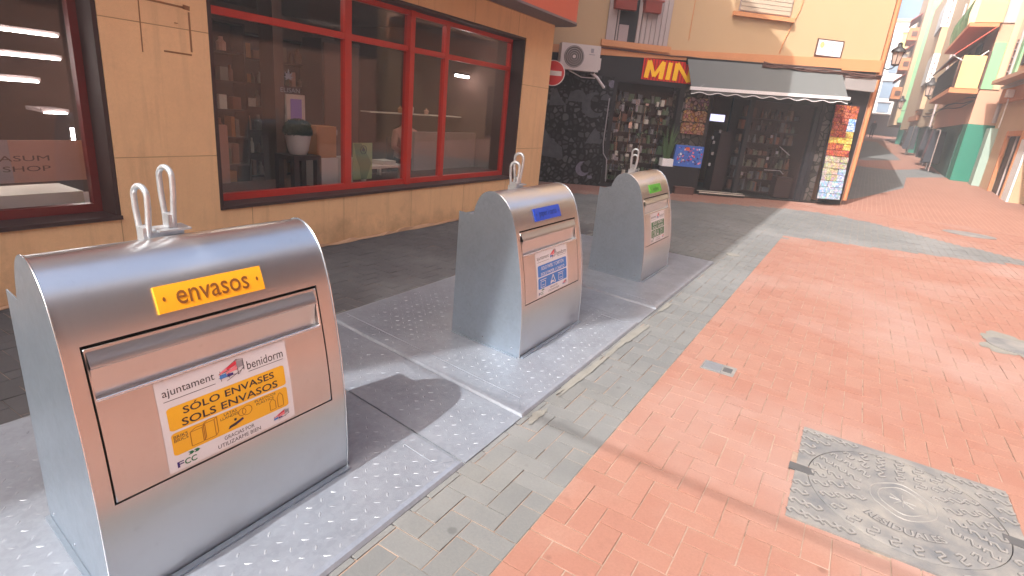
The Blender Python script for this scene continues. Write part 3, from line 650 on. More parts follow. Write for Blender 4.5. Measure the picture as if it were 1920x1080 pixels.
plaque(inlets[2], 'name_plaque', 'vidre', 'plaque_g', 'plaque_gd', tx=(0.33, 0.50))
sticker(inlets[0], 'sticker', 'yellow', 'ink', 0, 'SÓLO ENVASES', 'SOLS ENVASOS', 0)
sticker(inlets[1], 'sticker', 'label_blue', 'white', 0, 'SOLO PAPEL Y CARTÓN', 'SOLS PAPER I CARTÓ', 1)
sticker(inlets[2], 'sticker', 'label_green', 'white', 0, 'SOLO VIDRIO', 'SOLS VIDRE', 2)

done = set()
def shear_tree(o):
    if o.type == 'MESH' and o.data.name not in done:
        done.add(o.data.name)
        for v in o.data.vertices: v.co.x += SHEAR*(v.co.y-0.07)
        o.data.update()
    for ch in o.children: shear_tree(ch)
for o in inlets: shear_tree(o)
# ================================================================== STEEL LIDS UNDER THE INLETS
def stud(m, x, y, z, ang, L=0.03, w=0.0085, h=0.0026):
    c, s_ = math.cos(ang), math.sin(ang); P_ = [(-L/2, 0), (-L*0.2, w/2), (L*0.25, w/2), (L/2, 0), (L*0.25, -w/2), (-L*0.2, -w/2)]
    P_ = [(x+c*a-s_*b, y+s_*a+c*b) for a, b in P_]; b_ = [m.vert((p[0], p[1], z)) for p in P_]
    t_ = [m.vert((x+(p[0]-x)*0.55, y+(p[1]-y)*0.55, z+h)) for p in P_]
    for k in range(6): m.f.append([b_[k], b_[(k+1) % 6], t_[(k+1) % 6], t_[k]]); m.m.append(0)
    m.f.append(t_); m.m.append(0)
Y0L, Y1L = 1.165, 2.885
SL_ = 0.14                                               # the short sides run slightly askew
def lid(k, label):
    xa, xb = (2.262, 4.06) if k == 1 else ((-0.05, 1.76) if k == 0 else (4.495, 6.70))
    sb = SL_ if k < 2 else 0.0
    L_ = lambda y: xa+(y-Y0L)*SL_; R_ = lambda y: xb+(y-Y0L)*sb
    root = thing('steel_platform', label, 'steel platform', ((xa+xb)/2, 2.0, PZ), group='checker plate platforms under the waste inlets')
    m = MB(); B = 0.028                                  # rolled-over rim along the sides, then the flat deck
    def ring(ins, z): return [(L_(Y0L+ins)+ins, Y0L+ins, z), (R_(Y0L+ins)-ins, Y0L+ins, z), (R_(Y1L-ins)-ins, Y1L-ins, z), (L_(Y1L-ins)+ins, Y1L-ins, z)]
    rs = [ring(0.0, PZ-0.03), ring(0.0, -0.016), ring(0.010, -0.004), ring(B, 0.0)]
    ids = [[m.vert(p) for p in r] for r in rs]
    for A, C in zip(ids, ids[1:]):
        for q in range(4): m.f.append([A[q], A[(q+1) % 4], C[(q+1) % 4], C[q]]); m.m.append(0)
    m.f.append(ids[-1]); m.m.append(0); deck = m.build('deck', 'plate', root)
    st = MB(); rnd = random.Random(k)
    nx, ny = int((xb-xa)/0.058), int((Y1L-Y0L-0.1)/0.058)
    for i in range(nx+5):
        for j in range(ny+1):
            x, y = xa+0.05+i*0.058, Y0L+0.05+j*0.058
            if not (L_(y)+0.04 < x < R_(y)-0.04): continue
            bx = X1+STEP*k
            if bx-0.03 < x < bx+BW+0.03 and YF-0.04 < y < YF+0.6: continue
            stud(st, x+rnd.uniform(-.002, .002), y, -0.0004, R(45 if (i+j) % 2 else -45)+rnd.uniform(-.06, .06), 0.03*rnd.uniform(0.85, 1.1), h=0.0021*rnd.uniform(0.3, 1.1))
    st.build('tread_pattern', 'stud', root, 30)
    w = MB()                                             # welded corner of the folded tray and the fold line behind the rim
    x = xa+0.13; w.tube([(x+(y-Y0L)*SL_, y, 0.0006) for y in (Y0L+0.1, 1.7, Y1L-0.06)], 0.0022, 6); w.tube([(x, Y0L+0.1, 0.0006), (L_(Y0L)+0.03, Y0L+0.03, 0.0002)], 0.0016, 6)
    x = xb-0.11; w.tube([(x+(y-Y0L)*sb, y, 0.0006) for y in (Y0L+0.1, 1.45)], 0.0025, 6); w.tube([(x, Y0L+0.1, 0.0006), (xb-0.02, Y0L+0.025, 0.0002)], 0.0016, 6)
    w.build('weld_seam', 'plate', root, 60)
    return root
lid(0, 'checker plate platform under the nearest waste inlet'); lid(1, 'checker plate platform under the middle waste inlet'); lid(2, 'checker plate platform under the farthest waste inlet')
def strip(xa, xb, label):
    root = thing('linking_strip', label, 'steel plate', ((xa+xb)/2, 2, PZ), group='sunken steel strips between the platforms')
    L_ = lambda y: xa+(y-Y0L)*SL_; R_ = lambda y: xb+(y-Y0L)*SL_
    m = MB(); m.prism([(L_(Y0L)+0.004, Y0L+0.002, -0.03), (R_(Y0L)-0.004, Y0L+0.002, -0.03), (R_(Y1L)-0.004, Y1L, -0.03), (L_(Y1L)+0.004, Y1L, -0.03)], (0, 0, 0.017)); m.build('sheet', 'plate', root)
    st = MB(); rnd = random.Random(9)
    for i in range(12):
        for j in range(29):
            x, y = xa+0.04+i*0.058, Y0L+0.05+j*0.058
            if L_(y)+0.03 < x < R_(y)-0.03: stud(st, x, y, -0.0134, R(45 if (i+j) % 2 else -45), 0.03*rnd.uniform(0.8, 1.1), h=0.0019*rnd.uniform(0.3, 1.1))
    st.build('tread_pattern', 'stud', root, 30)
strip(1.765, 2.258, 'sunken steel strip joining the nearest and middle platforms')
strip(4.065, 4.49, 'sunken steel strip joining the middle and farthest platforms')
strip(-0.5, -0.055, 'sunken steel strip left of the nearest platform')
tag(MB().box((-0.5, Y0L-0.013, PZ-0.02), (6.72, Y0L-0.001, PZ-0.0035)).build('gap_joint', 'black'), kind='structure')
# spilled mortar along the joint
def blob(name, mat, cx_, cy_, rx, ry, z, seed, n=54):
    rnd = random.Random(seed); ph = [rnd.uniform(0, 6.28) for _ in range(4)]
    P_ = []
    for k in range(n):
        t = 2*math.pi*k/n; r_ = 1+0.22*math.sin(2*t+ph[0])+0.16*math.sin(3*t+ph[1])+0.1*math.sin(5*t+ph[2])+0.07*math.sin(7*t+ph[3])+rnd.uniform(-.14, .14); P_.append((cx_+rx*r_*math.cos(t), cy_+ry*r_*math.sin(t), z))
    return P_
m = MB()
for k, q in enumerate(((2.33, 1.115, 0.07, 0.028), (3.0, 1.125, 0.45, 0.022), (3.75, 1.118, 0.36, 0.03), (4.62, 1.125, 0.2, 0.018))): m.face(blob('b', '', *q, PZ+0.005+0.0003*k, k*7+3))
o = m.build('mortar_patch', 'sand', kind='structure')

s = MB(); rnd = random.Random(21); edge = []
s = MB(); xs3 = [-4+0.11*k for k in range(112)]; fo = [(4.375+rnd.uniform(-0.02, 0.012), PZ+0.0055+rnd.uniform(0.006, 0.04)) for _ in xs3]
for (xa, (ya, za)), (xb, (yb3, zb)) in zip(zip(xs3, fo), zip(xs3[1:], fo[1:])):
    s.face([(xa, ya, PZ+0.005), (xb, yb3, PZ+0.005), (xb, 4.385, zb), (xa, 4.385, za)]); s.face([(xa, 4.385, za), (xb, 4.385, zb), (xb, 4.4, zb), (xa, 4.4, za)])
s.build('wall_foot_mortar', 'foot', kind='structure', fix=False)
# ================================================================== COVERS IN THE PAVING
def zmark(m, x, y, z, ang, L=0.05, w=0.022, t=0.006, h=0.0035, groove=None):
    """a raised Z/S bar"""
    c, s_ = math.cos(ang), math.sin(ang); P_ = [(-L/2, -w), (-L/2, w), (0, w), (0, -w), (L/2, -w), (L/2, w)]
    P_ = [(-L/2, -w*0.2), (-L/2, w), (-L*0.08, w), (L*0.08, -w), (L/2, -w), (L/2, w*0.2)]
    P_ = [(x+c*a-s_*b, y+s_*a+c*b) for a, b in P_]
    for k, (a, b) in enumerate(zip(P_, P_[1:])):
        (q, f_) = seg2d(a, b, t); m.prism([(p[0], p[1], z) for p in q], (0, 0, h+0.0001*k))
        if groove is not None:  # dark outline painted round the bar for its groove and shadow edge
            d_ = Vector((b[0]-a[0], b[1]-a[1], 0)).normalized()*0.003; (q, f_) = seg2d((a[0]-d_.x, a[1]-d_.y), (b[0]+d_.x, b[1]+d_.y), t+0.0065); groove.face([(p[0], p[1], z+0.0008+0.00008*k) for p in q])
CX, CY, CH = 2.76, -0.52, 0.435
root = thing('manhole_cover', 'large square cast iron manhole cover with a round lid and raised marks', 'manhole cover', (CX, CY, PZ))
m = MB(); z = PZ+0.008
n = 48; rr_ = 0.385
sq = []
for k in range(n):
    t = 2*math.pi*k/n; c, s_ = math.cos(t), math.sin(t); f_ = 1/max(abs(c), abs(s_)); sq.append((CX+CH*c*f_, CY+CH*s_*f_))
for q in (0.25, 0.75, 1.25, 1.75): pass
ci = [(CX+rr_*math.cos(2*math.pi*k/n), CY+rr_*math.sin(2*math.pi*k/n)) for k in range(n)]
for k in range(n):
    a, b = k, (k+1) % n
    m.face([(*ci[a], z), (*ci[b], z), (*sq[b], z), (*sq[a], z)]); m.face([(*ci[a], z-0.012), (*ci[b], z-0.012), (*ci[b], z), (*ci[a], z)]); m.face([(*sq[a], z-0.02), (*sq[b], z-0.02), (*sq[b], z), (*sq[a], z)])
fr_ = m.build('frame_plate', 'iron', root)
m = MB(); gv = MB()
for sx in (-1, 1):
    for sy_ in (-1, 1):
        for i in range(6):
            for j in range(6):
                x, y = sx*(CH-0.05-i*0.078), sy_*(CH-0.035-j*0.062)
                if math.hypot(x, y) > rr_+0.036 and abs(x) < CH-0.02: zmark(m, CX+x, CY+y, z-0.0002, R(-52), 0.055, 0.019, 0.0075, 0.006, gv)
for i in range(3):
    pass
m.build('raised_marks', 'ironw', fr_); gv.build('mark_groove_shade', 'irond', fr_, fix=False); gv = MB()
lid_ = MB().lathe((CX, CY, z-0.012), [(rr_-0.004, 0.0), (rr_-0.004, 0.011), (rr_-0.012, 0.0145), (rr_-0.05, 0.0145), (0.001, 0.0152)], 64).build('round_lid', 'iron', root, 30)
m = MB(); zl = z+0.0026
MB().lathe((CX, CY, z-0.0118), [(rr_+0.002, 0), (0.01, 0.0002)], 40).build('dark_joint', 'black', root)
for rad, cnt in ((0.338, 27), (0.27, 21), (0.20, 15)):
    for k in range(cnt):
        t = 2*math.pi*k/cnt; x, y = rad*math.cos(t), rad*math.sin(t)
        tt = (math.degrees(t)-YAW*0) % 360
        if 128 < tt < 232 and 0.17 < rad < 0.3: continue
        zmark(m, CX+x, CY+y, zl-0.0006, t+R(18), 0.05, 0.0185, 0.007, 0.005, gv)
# shield in the middle with a plain device
for rad in (0.10, 0.135):
    m.tube([(CX+rad*math.cos(t*math.pi/16)*(1+0.08*math.cos(t*math.pi/4)), CY+rad*0.95*math.sin(t*math.pi/16), zl+0.0004) for t in range(32)], 0.003, 6, closed=True)
for a, b in (((-0.05, 0), (0.05, 0)), ((0, -0.05), (0, 0.05)), ((-0.035, -0.04), (0.03, 0.045)), ((-0.04, 0.035), (0.04, -0.03))): m.tube([(CX+a[0], CY+a[1], zl), (CX+b[0], CY+b[1], zl)], 0.003, 6)
m.build('raised_marks', 'ironw', lid_); gv.build('mark_groove_shade', 'irond', lid_, fix=False)
mid = R(180)                                             # the word runs round the side nearest the camera
(V_, F_), asp = text2d('RESIDUALES', 0.02)
def arc(u, v, r0=0.235, span=1.25, h_=0.042):
    t = mid-span/2+u*span; r_ = r0+h_*0.5-v*h_; return (CX+r_*math.cos(t), CY+r_*math.sin(t), zl+0.003)
MB().flat((V_, F_), arc).build('lettering', 'ironw', lid_, fix=False)
(V2, F2), _ = text2d('RESIDUALES', 0.05); MB().flat((V2, F2), lambda u, v: tuple(a+b for a, b in zip(arc(-0.008+u*1.016, -0.06+v*1.12), (0.002, 0.002, -0.0012)))).build('letter_shadow_edge', 'irond', lid_, fix=False)
for t in (R(93), R(-90)): MB().box((CX+0.41*math.cos(t)-0.03, CY+0.41*math.sin(t)-0.055, z-0.004), (CX+0.41*math.cos(t)+0.03, CY+0.41*math.sin(t)+0.055, z+0.003)).build('lifting_key_slot', 'irond', root)

root = thing('valve_cover', 'small rectangular metal valve cover in the red paving', 'cover', (3.66, 0.47, PZ), R(-8))
f2 = lambda x, y, z: (3.66+x, 0.47+y, PZ+z)
m = MB(f2); m.box((-0.08, -0.105, -0.01), (0.08, 0.105, 0.003)); m.build('frame_plate', 'iron', root)
MB(f2).box((-0.065, -0.02, 0.0032), (0.065, 0.092, 0.006)).build('lid', 'galv', root); MB(f2).box((-0.035, -0.085, 0.0032), (0.035, -0.03, 0.0065)).build('keyhole_boss', 'irond', root)
root = thing('drain_cover', 'oval grey drain cover set in a mortar patch', 'drain cover', (5.95, -1.4, PZ))
m = MB(); m.face(blob('', '', 5.95, -1.45, 0.27, 0.26, PZ+0.003, 4)); m.build('mortar_collar', 'sand', root)
MB().lathe((5.93, -1.46, PZ+0.002), [(0.19, 0), (0.19, 0.006), (0.17, 0.008), (0.01, 0.008)], 32).build('round_lid', 'iron', root, 30)
tag(MB().lathe((13.6, -2.1, PZ), [(0.42, 0), (0.42, 0.007), (0.38, 0.009), (0.01, 0.009)], 32, sx=0.8, sy=1.0).build('street_cover', 'iron', None, 30), 'round grey access cover beyond the grey paving band', 'cover')
tag(MB().lathe((7.37, 1.08, PZ), [(0.085, 0), (0.085, 0.006), (0.01, 0.008)], 20).build('gas_cover', T['sand'], None, 30), 'little pale round cover past the end of the last platform', 'cover')
exec_more = True

# ================================================================== RED SHOP BUILDING (left)
YW = 4.4; ZS = 2.72; REC = 0.235; YG = YW+REC
HB = 9.85                                                # roof height (its shadow lies across the platforms)
rb = thing('shop_building', 'peach clad corner building with big red framed shop windows', 'building', (3, YW, 0))
WIN = [(-4.2, 1.97, 0.50, 2.43), (2.71, 7.40, 0.49, 2.43)]
m = MB()
xs_ = [-30, -4.2, 1.97, 2.71, 7.40, 8.2]
for i in range(5):
    x0, x1 = xs_[i], xs_[i+1]
    if i in (1, 3):
        w = WIN[0] if i == 1 else WIN[1]
        m.box((x0, YW, -0.1), (x1, YW+0.3, w[2]-0.03)); m.box((x0, YW, w[3]), (x1, YW+0.3, ZS))
    else:
        m.box((x0, YW, -0.1), (x1, YW+0.3, ZS))
        if i == 4: m.box((8.10, YW+0.3, -0.1), (8.2, YW+8, ZS))
m.build('wall', 'clad', rb)
# rounded upper storeys over a soffit
m = MB(); out = [(-30, 4.04)]
for k in range(9):
    t = R(-90+90*k/8); out.append((8.05+0.3*math.cos(t), 4.34+0.3*math.sin(t)))
out += [(8.35, 14), (-30, 14)]
m.prism([(x, y, 3.02) for x, y in out], (0, 0, HB-3.02)); m.build('upper_storeys', 'upper', rb)
m = MB(); o2 = [(x+(0.02 if x > 0 else 0), y-0.02) for x, y in out]; m.prism([(x, y, 2.745) for x, y in o2], (0, 0, 0.62)); m.build('red_fascia', 'redfascia', rb)
m = MB(); m.prism([(x, y, ZS-0.0) for x, y in [(a+(0.03 if a > 0 else 0), b-0.03) for a, b in out]], (0, 0, 0.028)); m.build('soffit_edge', 'soffit', rb)
m = MB(); m.prism([(-4.3, 4.05, HB), (-4.3, 3.0, HB), (8.3, 3.0, HB), (8.3, 4.05, HB)], (0, 0, 0.22)); m.prism([(-6.6, 4.05, HB), (-4.3, 3.0, HB), (-4.3, 4.05, HB)], (0, 0, 0.22)); m.build('roof_eave', 'upper', rb)
def shop_window(w, mull, tz, fm='redframe'):
    x0, x1, z0, z1 = w; root = rb
    m = MB(); t = 0.03                                   # dark lining of the opening, sill a little proud
    m.box((x0-0.0, YW-0.012, z0-0.028), (x1+0.0, YG+0.05, z0)); m.box((x0, YW+0.012, z1-t), (x1, YG+0.05, z1-0.001))
    m.box((x1-t, YW+0.01, z0), (x1-0.001, YG+0.05, z1-t)); m.box((x0+0.001, YW-0.004, z0), (x0+t, YG+0.05, z1-t))
    win = m.build('shop_window', 'revealdark', rb)
    f = MB(); a, b, c, d = x0+t, x1-t, z0, z1-t; k = 0.05
    f.box((a, YG-0.03, c), (b, YG+0.03, c+0.06)); f.box((a, YG-0.03, d-k), (b, YG+0.03, d)); f.box((a, YG-0.03, c+0.06), (a+k, YG+0.03, d-k)); f.box((b-k, YG-0.03, c+0.06), (b, YG+0.03, d-k))
    for mx, wd, pr in mull: f.box((mx-wd/2, YG-0.033-pr, c+0.06 if not pr else c), (mx+wd/2, YG+0.033, d-k if not pr else d))
    edges = [a+k]+[q for mx, wd, pr in mull for q in (mx-wd/2, mx+wd/2)]+[b-k]
    for p, q in zip(edges[::2], edges[1::2]): f.box((p, YG-0.028, tz-0.03), (q, YG+0.028, tz+0.03))
    f.build('window_frame', fm, win)
    for p, q in zip(edges[::2], edges[1::2]):
        MB().box((p, YG-0.003, c+0.06), (q, YG+0.003, tz-0.03)).build('window_pane', 'glass', win); MB().box((p, YG-0.003, tz+0.03), (q, YG+0.003, d-k)).build('window_pane', 'glass', win)
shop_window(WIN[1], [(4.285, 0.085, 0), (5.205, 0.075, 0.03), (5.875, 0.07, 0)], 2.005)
shop_window(WIN[0], [(-1.2, 0.08, 0)], 2.3, 'redframe_shade')
# interior: floor, back, partitions
m = MB(); m.box((-5, YG+0.06, 0.40), (8.03, 5.62, 0.46)); m.build('display_platform', 'room', rb); MB().box((-5, 5.62, -0.06), (8.03, 9.0, 0.0)).build('shop_floor', 'room', rb); MB().box((-5, 5.6, 0.0), (8.03, 5.62, 0.40)).build('platform_riser', 'room', rb)
m = MB(); m.box((-5, 9.0, 0.0), (8.03, 9.1, 2.7)); m.box((8.04, YW+0.31, 0.0), (8.095, 9.1, 2.7)); m.box((2.52, YG+0.07, 0.0), (2.64, 9.0, 2.7)); m.build('inner_wall', 'room', rb)
m = MB(); m.box((-5, YG+0.06, 2.62), (8.03, 9.1, 2.7)); m.build('shop_ceiling', 'room', rb)
m = MB(); m.box((6.42, 5.54, 0.465), (7.95, 5.59, 1.02)); m.build('low_partition', 'roomgrey', rb)
m = MB(); m.box((2.8, 5.55, 0.465), (3.55, 5.6, 1.05)); m.build('low_partition', 'roompink', rb, label='pinkish low partition')
m = MB(); m.box((5.2, 7.0, 0.0), (5.35, 7.3, 2.6)); m.build('inner_column', 'room', rb)
st = MB()                                                # old glue marks of a removed sign
for a, b, w in (((2.22, 1.965), (2.54, 1.955), 0.014), ((2.215, 1.98), (2.235, 1.965), 0.03), ((2.23, 1.96), (2.225, 1.62), 0.008), ((2.57, 1.93), (2.57, 1.66), 0.014), ((2.37, 1.645), (2.57, 1.64), 0.012), ((2.53, 1.96), (2.58, 1.955), 0.03)):
    (q, f_) = seg2d(a, b, w); st.prism([(x, YW-0.0015, zz) for x, zz in q], (0, 0.001, 0))
st.build('glue_mark', 'stain', rb)
MB().lathe((2.47, YW-0.004, 1.84), [(0.012, 0), (0.012, 0.004)], 10).build('screw_hole', 'stain', rb)

# things on display behind the glass
PX, PY, PT = 3.93, 4.95, 0.825
t = thing('stool', 'dark wooden stool under the clipped plant in the shop window', 'stool', (PX, PY, 0.46))
fs = lambda x, y, z: (PX+x, PY+y, 0.46+z)
MB(fs).box((-0.17, -0.15, PT-0.505), (0.17, 0.15, PT-0.461)).build('seat', 'wood', t)
for sx in (-1, 1):
    for sy_ in (-1, 1): MB(fs).box((sx*0.14-0.03, sy_*0.12-0.03, 0.001), (sx*0.14+0.03, sy_*0.12+0.03, PT-0.505)).build('leg', 'wood', t)
t = thing('potted_topiary', 'clipped green ball plant in a white tapered pot on the stool', 'potted plant', (PX, PY, PT))
MB().lathe((PX, PY, PT), [(0.08, 0), (0.1, 0.04), (0.125, 0.17), (0.128, 0.2), (0.12, 0.2), (0.11, 0.18)], 28).build('pot', 'pot_white', t, 40)
rnd = random.Random(3); m = MB(); ce = Vector((PX, PY, 1.055))
m.lathe(tuple(ce), [(0.10, -0.04), (0.128, -0.02), (0.135, 0.02), (0.115, 0.07), (0.07, 0.105), (0.02, 0.118)], 18)
for k in range(2600):
    v = Vector((rnd.gauss(0, 1), rnd.gauss(0, 1), rnd.gauss(0, 1))).normalized(); p = ce+Vector((v.x*0.14, v.y*0.14, v.z*0.122))*rnd.uniform(0.9, 1.04)
    if p.z < 1.02: continue
    a = Vector((rnd.uniform(-1, 1), rnd.uniform(-1, 1), rnd.uniform(-1, 1))).normalized()*0.011; b = v.cross(a).normalized()*0.008
    m.face([tuple(p-a), tuple(p+b), tuple(p+a), tuple(p-b)])
m.build('foliage', 'leaf', t, fix=False)
t = thing('picture_frame', 'white framed lavender print above the clipped plant', 'picture', (4.11, 5.2, 0.95))
MB().box((4.0, 5.2, 0.95), (4.23, 5.225, 1.405)).build('frame', 'pot_white', t); MB().box((4.045, 5.197, 1.10), (4.185, 5.199, 1.36)).build('print', 'lav', t)
CZD = 1.575
t = thing('window_decal', 'pale leaf emblem and word stuck on the glass above the framed print', 'decal', (3.55, YG-0.006, 1.5))
m = MB(); cz = CZD; cx_ = 3.59
for k in range(7):
    a = R(90+(k-3)*38); L_ = (0.045, 0.055, 0.07, 0.085, 0.07, 0.055, 0.045)[k]
    m.face([(cx_, YG-0.006, cz-0.02), (cx_+0.5*L_*math.cos(a-0.3), YG-0.006, cz-0.02+0.5*L_*math.sin(a-0.3)), (cx_+L_*math.cos(a), YG-0.006, cz-0.02+L_*math.sin(a)), (cx_+0.5*L_*math.cos(a+0.3), YG-0.006, cz-0.02+0.5*L_*math.sin(a+0.3))])
m.build('leaf_emblem', 'inkgrey', t, fix=False); MB().flat(text_in('ELISAN', 3.50, CZD-0.145, 3.71, CZD-0.105), lambda u, v: (u, YG-0.006, v)).build('lettering', 'inkgrey', t, fix=False)
t = thing('cardboard_box', 'tall brown cardboard box standing right of the clipped plant', 'box', (4.35, 5.05, 0.46))
MB().box((4.21, 5.0, 0.772), (4.48, 5.2, 1.105)).build('carton', 'card', t); MB().box((4.20, 4.99, 0.462), (4.49, 5.22, 0.77)).build('white_base', 'pot_white', t)
t = thing('display_box', 'low white box beside the tall cardboard box', 'box', (4.6, 5.0, 0.46)); MB().box((4.51, 4.95, 0.462), (4.68, 5.1, 0.76)).build('carton', 'pot_white', t); MB().box((4.505, 4.945, 0.76), (4.685, 5.105, 0.775)).build('lid', 'pot_white', t)
t = thing('poster_board', 'pale green poster with a round leaf badge leaning inside the window', 'poster', (4.67, 4.8, 0.56))
q = 0.122
MB().box((4.40+q, 4.78, 0.55), (4.69+q, 4.79, 0.955)).build('board', 'postg', t)
MB().prism([(x+q, 4.777, z_+0.01) for x, z_ in ((4.41, 0.94), (4.52, 0.94), (4.68, 0.72), (4.60, 0.54), (4.52, 0.54), (4.5, 0.68), (4.44, 0.8))], (0, 0.002, 0)).build('dark_shape', 'postd', t)
m = MB(); m.tube([(4.55+q+0.045*math.cos(k*0.3927), 4.774, 0.88+0.045*math.sin(k*0.3927)) for k in range(16)], 0.004, 6, closed=True)
m.face([(4.52+q, 4.774, 0.875), (4.55+q, 4.774, 0.855), (4.58+q, 4.774, 0.875), (4.55+q, 4.774, 0.915)]); m.build('badge', 'leaf', t)
t = thing('display_table', 'white display table with boxes behind the green poster', 'table', (5.15, 5.2, 0.46))
MB().box((4.9, 5.0, 0.62), (5.62, 5.45, 0.65)).build('table_top', 'cream', t)
for x in (4.94, 5.58):
    for y in (5.04, 5.41): MB().box((x-0.02, y-0.02, 0.462), (x+0.02, y+0.02, 0.62)).build('leg', 'cream', t)
tag(MB().box((5.28, 5.05, 0.652), (5.5, 5.25, 0.70)).build('leaflet_pile', 'cream'), 'white pile of leaflets on the display table', 'leaflets')
# shelves with lit tubes seen through the nearer window and the far pane
def lit_shelf(x0, x1, y, z, label, w=0.012):
    t = thing('lit_shelf', label, 'shelf', ((x0+x1)/2, y, z), group='lit shelves inside the shop')
    MB().box((x0, y, z), (x1, y+0.3, z+0.03)).build('board', 'roomgrey', t); MB().box((x0+0.02, y-0.012, z-w), (x1-0.02, y+0.012, z-0.0005)).build('tube_lamp', 'tube', t)
LS = [(-1.8, 2.34, 5.9, 1.705), (-1.8, 2.335, 5.9, 1.525), (-1.8, 2.16, 5.9, 1.335)]
for k, (a, b, y, zz) in enumerate(LS): lit_shelf(a, b, y, zz, ['topmost lit shelf behind the left window', 'second lit shelf from the top behind the left window', 'short third lit shelf behind the left window'][k])
lit_shelf(2.13, 2.33, 5.9, 1.09, 'very short lit shelf low behind the left window', 0.008)
tag(MB().box((2.306, 5.85, 0.55), (2.326, 5.87, 0.97)).build('light_tube', 'tube'), 'upright white light tube behind the left window', 'lamp')
t = thing('window_poster', 'pinkish poster with faint shop lettering inside the left window', 'poster', (1.2, 4.85, 0.6))
MB().box((1.54, 4.86, 0.69), (2.0, 4.87, 0.975)).build('pink_half', 'roompink', t); MB().box((0.9, 4.861, 0.69), (1.54, 4.869, 0.975)).build('grey_half', 'roomgrey', t)
m = MB(); m.flat(text_in('CO CASUM', 1.2, 0.835, 1.757, 0.872), lambda u, v: (u, 4.858, v)); m.flat(text_in('SMART SHOP', 1.12, 0.765, 1.757, 0.802), lambda u, v: (u, 4.858, v)); m.build('lettering', 'dkbrown', t, fix=False)
tag(MB().box((0.2, 4.9, 0.462), (1.95, 5.3, 0.60)).build('plinth', 'cream'), 'pale low plinth below the pinkish poster', 'plinth')
def shelf_unit(x0, x1, y, z0, z1, rows, seed, label):
    t = thing('shelf_unit', label, 'shelves', ((x0+x1)/2, y, z0)); rnd = random.Random(seed); d = 0.3
    m = MB(); m.box((x0, y, z0), (x0+0.03, y+d, z1)); m.box((x1-0.03, y, z0), (x1, y+d, z1)); m.box((x0+0.03, y+d-0.02, z0), (x1-0.03, y+d, z1))
    for r_ in range(rows+1): zz = z0+(z1-z0-0.025)*r_/rows; m.box((x0+0.03, y, zz), (x1-0.03, y+d-0.02, zz+0.025))
    m.build('rack', 'wood', t); ms = {}
    for r_ in range(rows):
        zb = z0+(z1-z0-0.025)*r_/rows+0.0255; hh = (z1-z0)/rows; x = x0+0.05
        while x < x1-0.14:
            w = rnd.uniform(0.05, 0.13); h = hh*rnd.uniform(0.3, 0.75); mt = rnd.choice(('card', 'g2', 'roompink', 'g3', 'g1', 'pot_white', 'g6'))
            if rnd.random() < 0.5: ms.setdefault(mt, MB()).box((x, y+0.05, zb), (x+w, y+0.2, zb+h))
            else: ms.setdefault(mt, MB()).lathe((x+w/2, y+0.1, zb), [(w*0.45, 0), (w*0.48, h*0.6), (w*0.22, h*0.8), (w*0.22, h)], 10)
            x += w+rnd.uniform(0.01, 0.09)
    for mt, mm in ms.items(): mm.build('packed_goods', mt, t, kind='stuff')
shelf_unit(3.55, 5.0, 7.3, 0.0, 2.2, 6, 1, 'dark shelf unit of jars and boxes seen through the largest pane')
shelf_unit(5.6, 7.0, 8.4, 0.0, 2.2, 6, 2, 'dark shelf unit at the back behind the seated person')
shelf_unit(-0.6, 1.35, 6.25, 0.0, 1.25, 4, 3, 'low dark shelf unit deep behind the left window')
t = thing('tall_cabinet', 'tall dark cabinet with a pale label at the back of the shop', 'cabinet', (6.2, 6.6, 0.0)); MB().box((5.75, 6.7, 0.001), (6.45, 7.1, 2.15)).build('carcass', 'wood', t); MB().box((5.78, 6.68, 0.05), (6.09, 6.699, 2.1)).build('door', 'dkbrown', t); MB().box((6.11, 6.68, 0.05), (6.42, 6.699, 2.1)).build('door', 'dkbrown', t); MB().box((5.82, 6.672, 0.85), (6.0, 6.679, 0.93)).build('pale_label', 'roomgrey', t)
# stuff hung at the far end
lit_shelf(8.0, 8.08, 6.4, 2.0, 'tiny lit shelf at the far right of the shop') if False else None
t = thing('wall_lamp', 'small lit strip lamp high at the far end of the shop', 'lamp', (7.6, 5.8, 1.95)); MB().box((7.62, 5.75, 1.90), (7.95, 5.83, 1.93)).build('housing', 'wood', t); MB().box((7.63, 5.748, 1.865), (7.94, 5.80, 1.899)).build('tube_lamp', 'tube', t)
tag(MB().box((5.9, 5.9, 1.235), (8.0, 6.1, 1.25)).build('wall_shelf', 'cream'), 'thin pale wall shelf across the right hand pane', 'shelf')
for k, (x, z0, h) in enumerate(((6.6, 1.251, 0.1), (6.85, 1.251, 0.14), (7.2, 1.251, 0.09), (7.6, 1.251, 0.22))):
    m = MB().lathe((x, 6.0, z0), [(0.03, 0), (0.04, h*0.6), (0.015, h*0.8), (0.015, h)], 12); tag(m.build('jar', ['card', 'cream', 'roompink', 'cream'][k], None, 40), ['small brown jar, leftmost on the pale wall shelf', 'pale jar, second from left on the wall shelf', 'squat pink jar on the pale wall shelf', 'tall cream jar at the right of the wall shelf'][k], 'jar', 'jars on the wall shelf')
for k, x in enumerate((3.6, 5.4, 7.2)): 
    t = thing('ceiling_lamp', ['left', 'middle', 'right'][k]+' one of three lit tube lamps on the shop ceiling', 'lamp', (x, 6.2, 2.6), group='tube lamps on the shop ceiling'); yl = 5.2; MB().box((x-0.45, yl, 2.585), (x+0.45, yl+0.06, 2.615)).build('housing', 'cream', t); MB().box((x-0.43, yl+0.005, 2.565), (x+0.43, yl+0.055, 2.584)).build('tube_lamp', 'tube2', t)

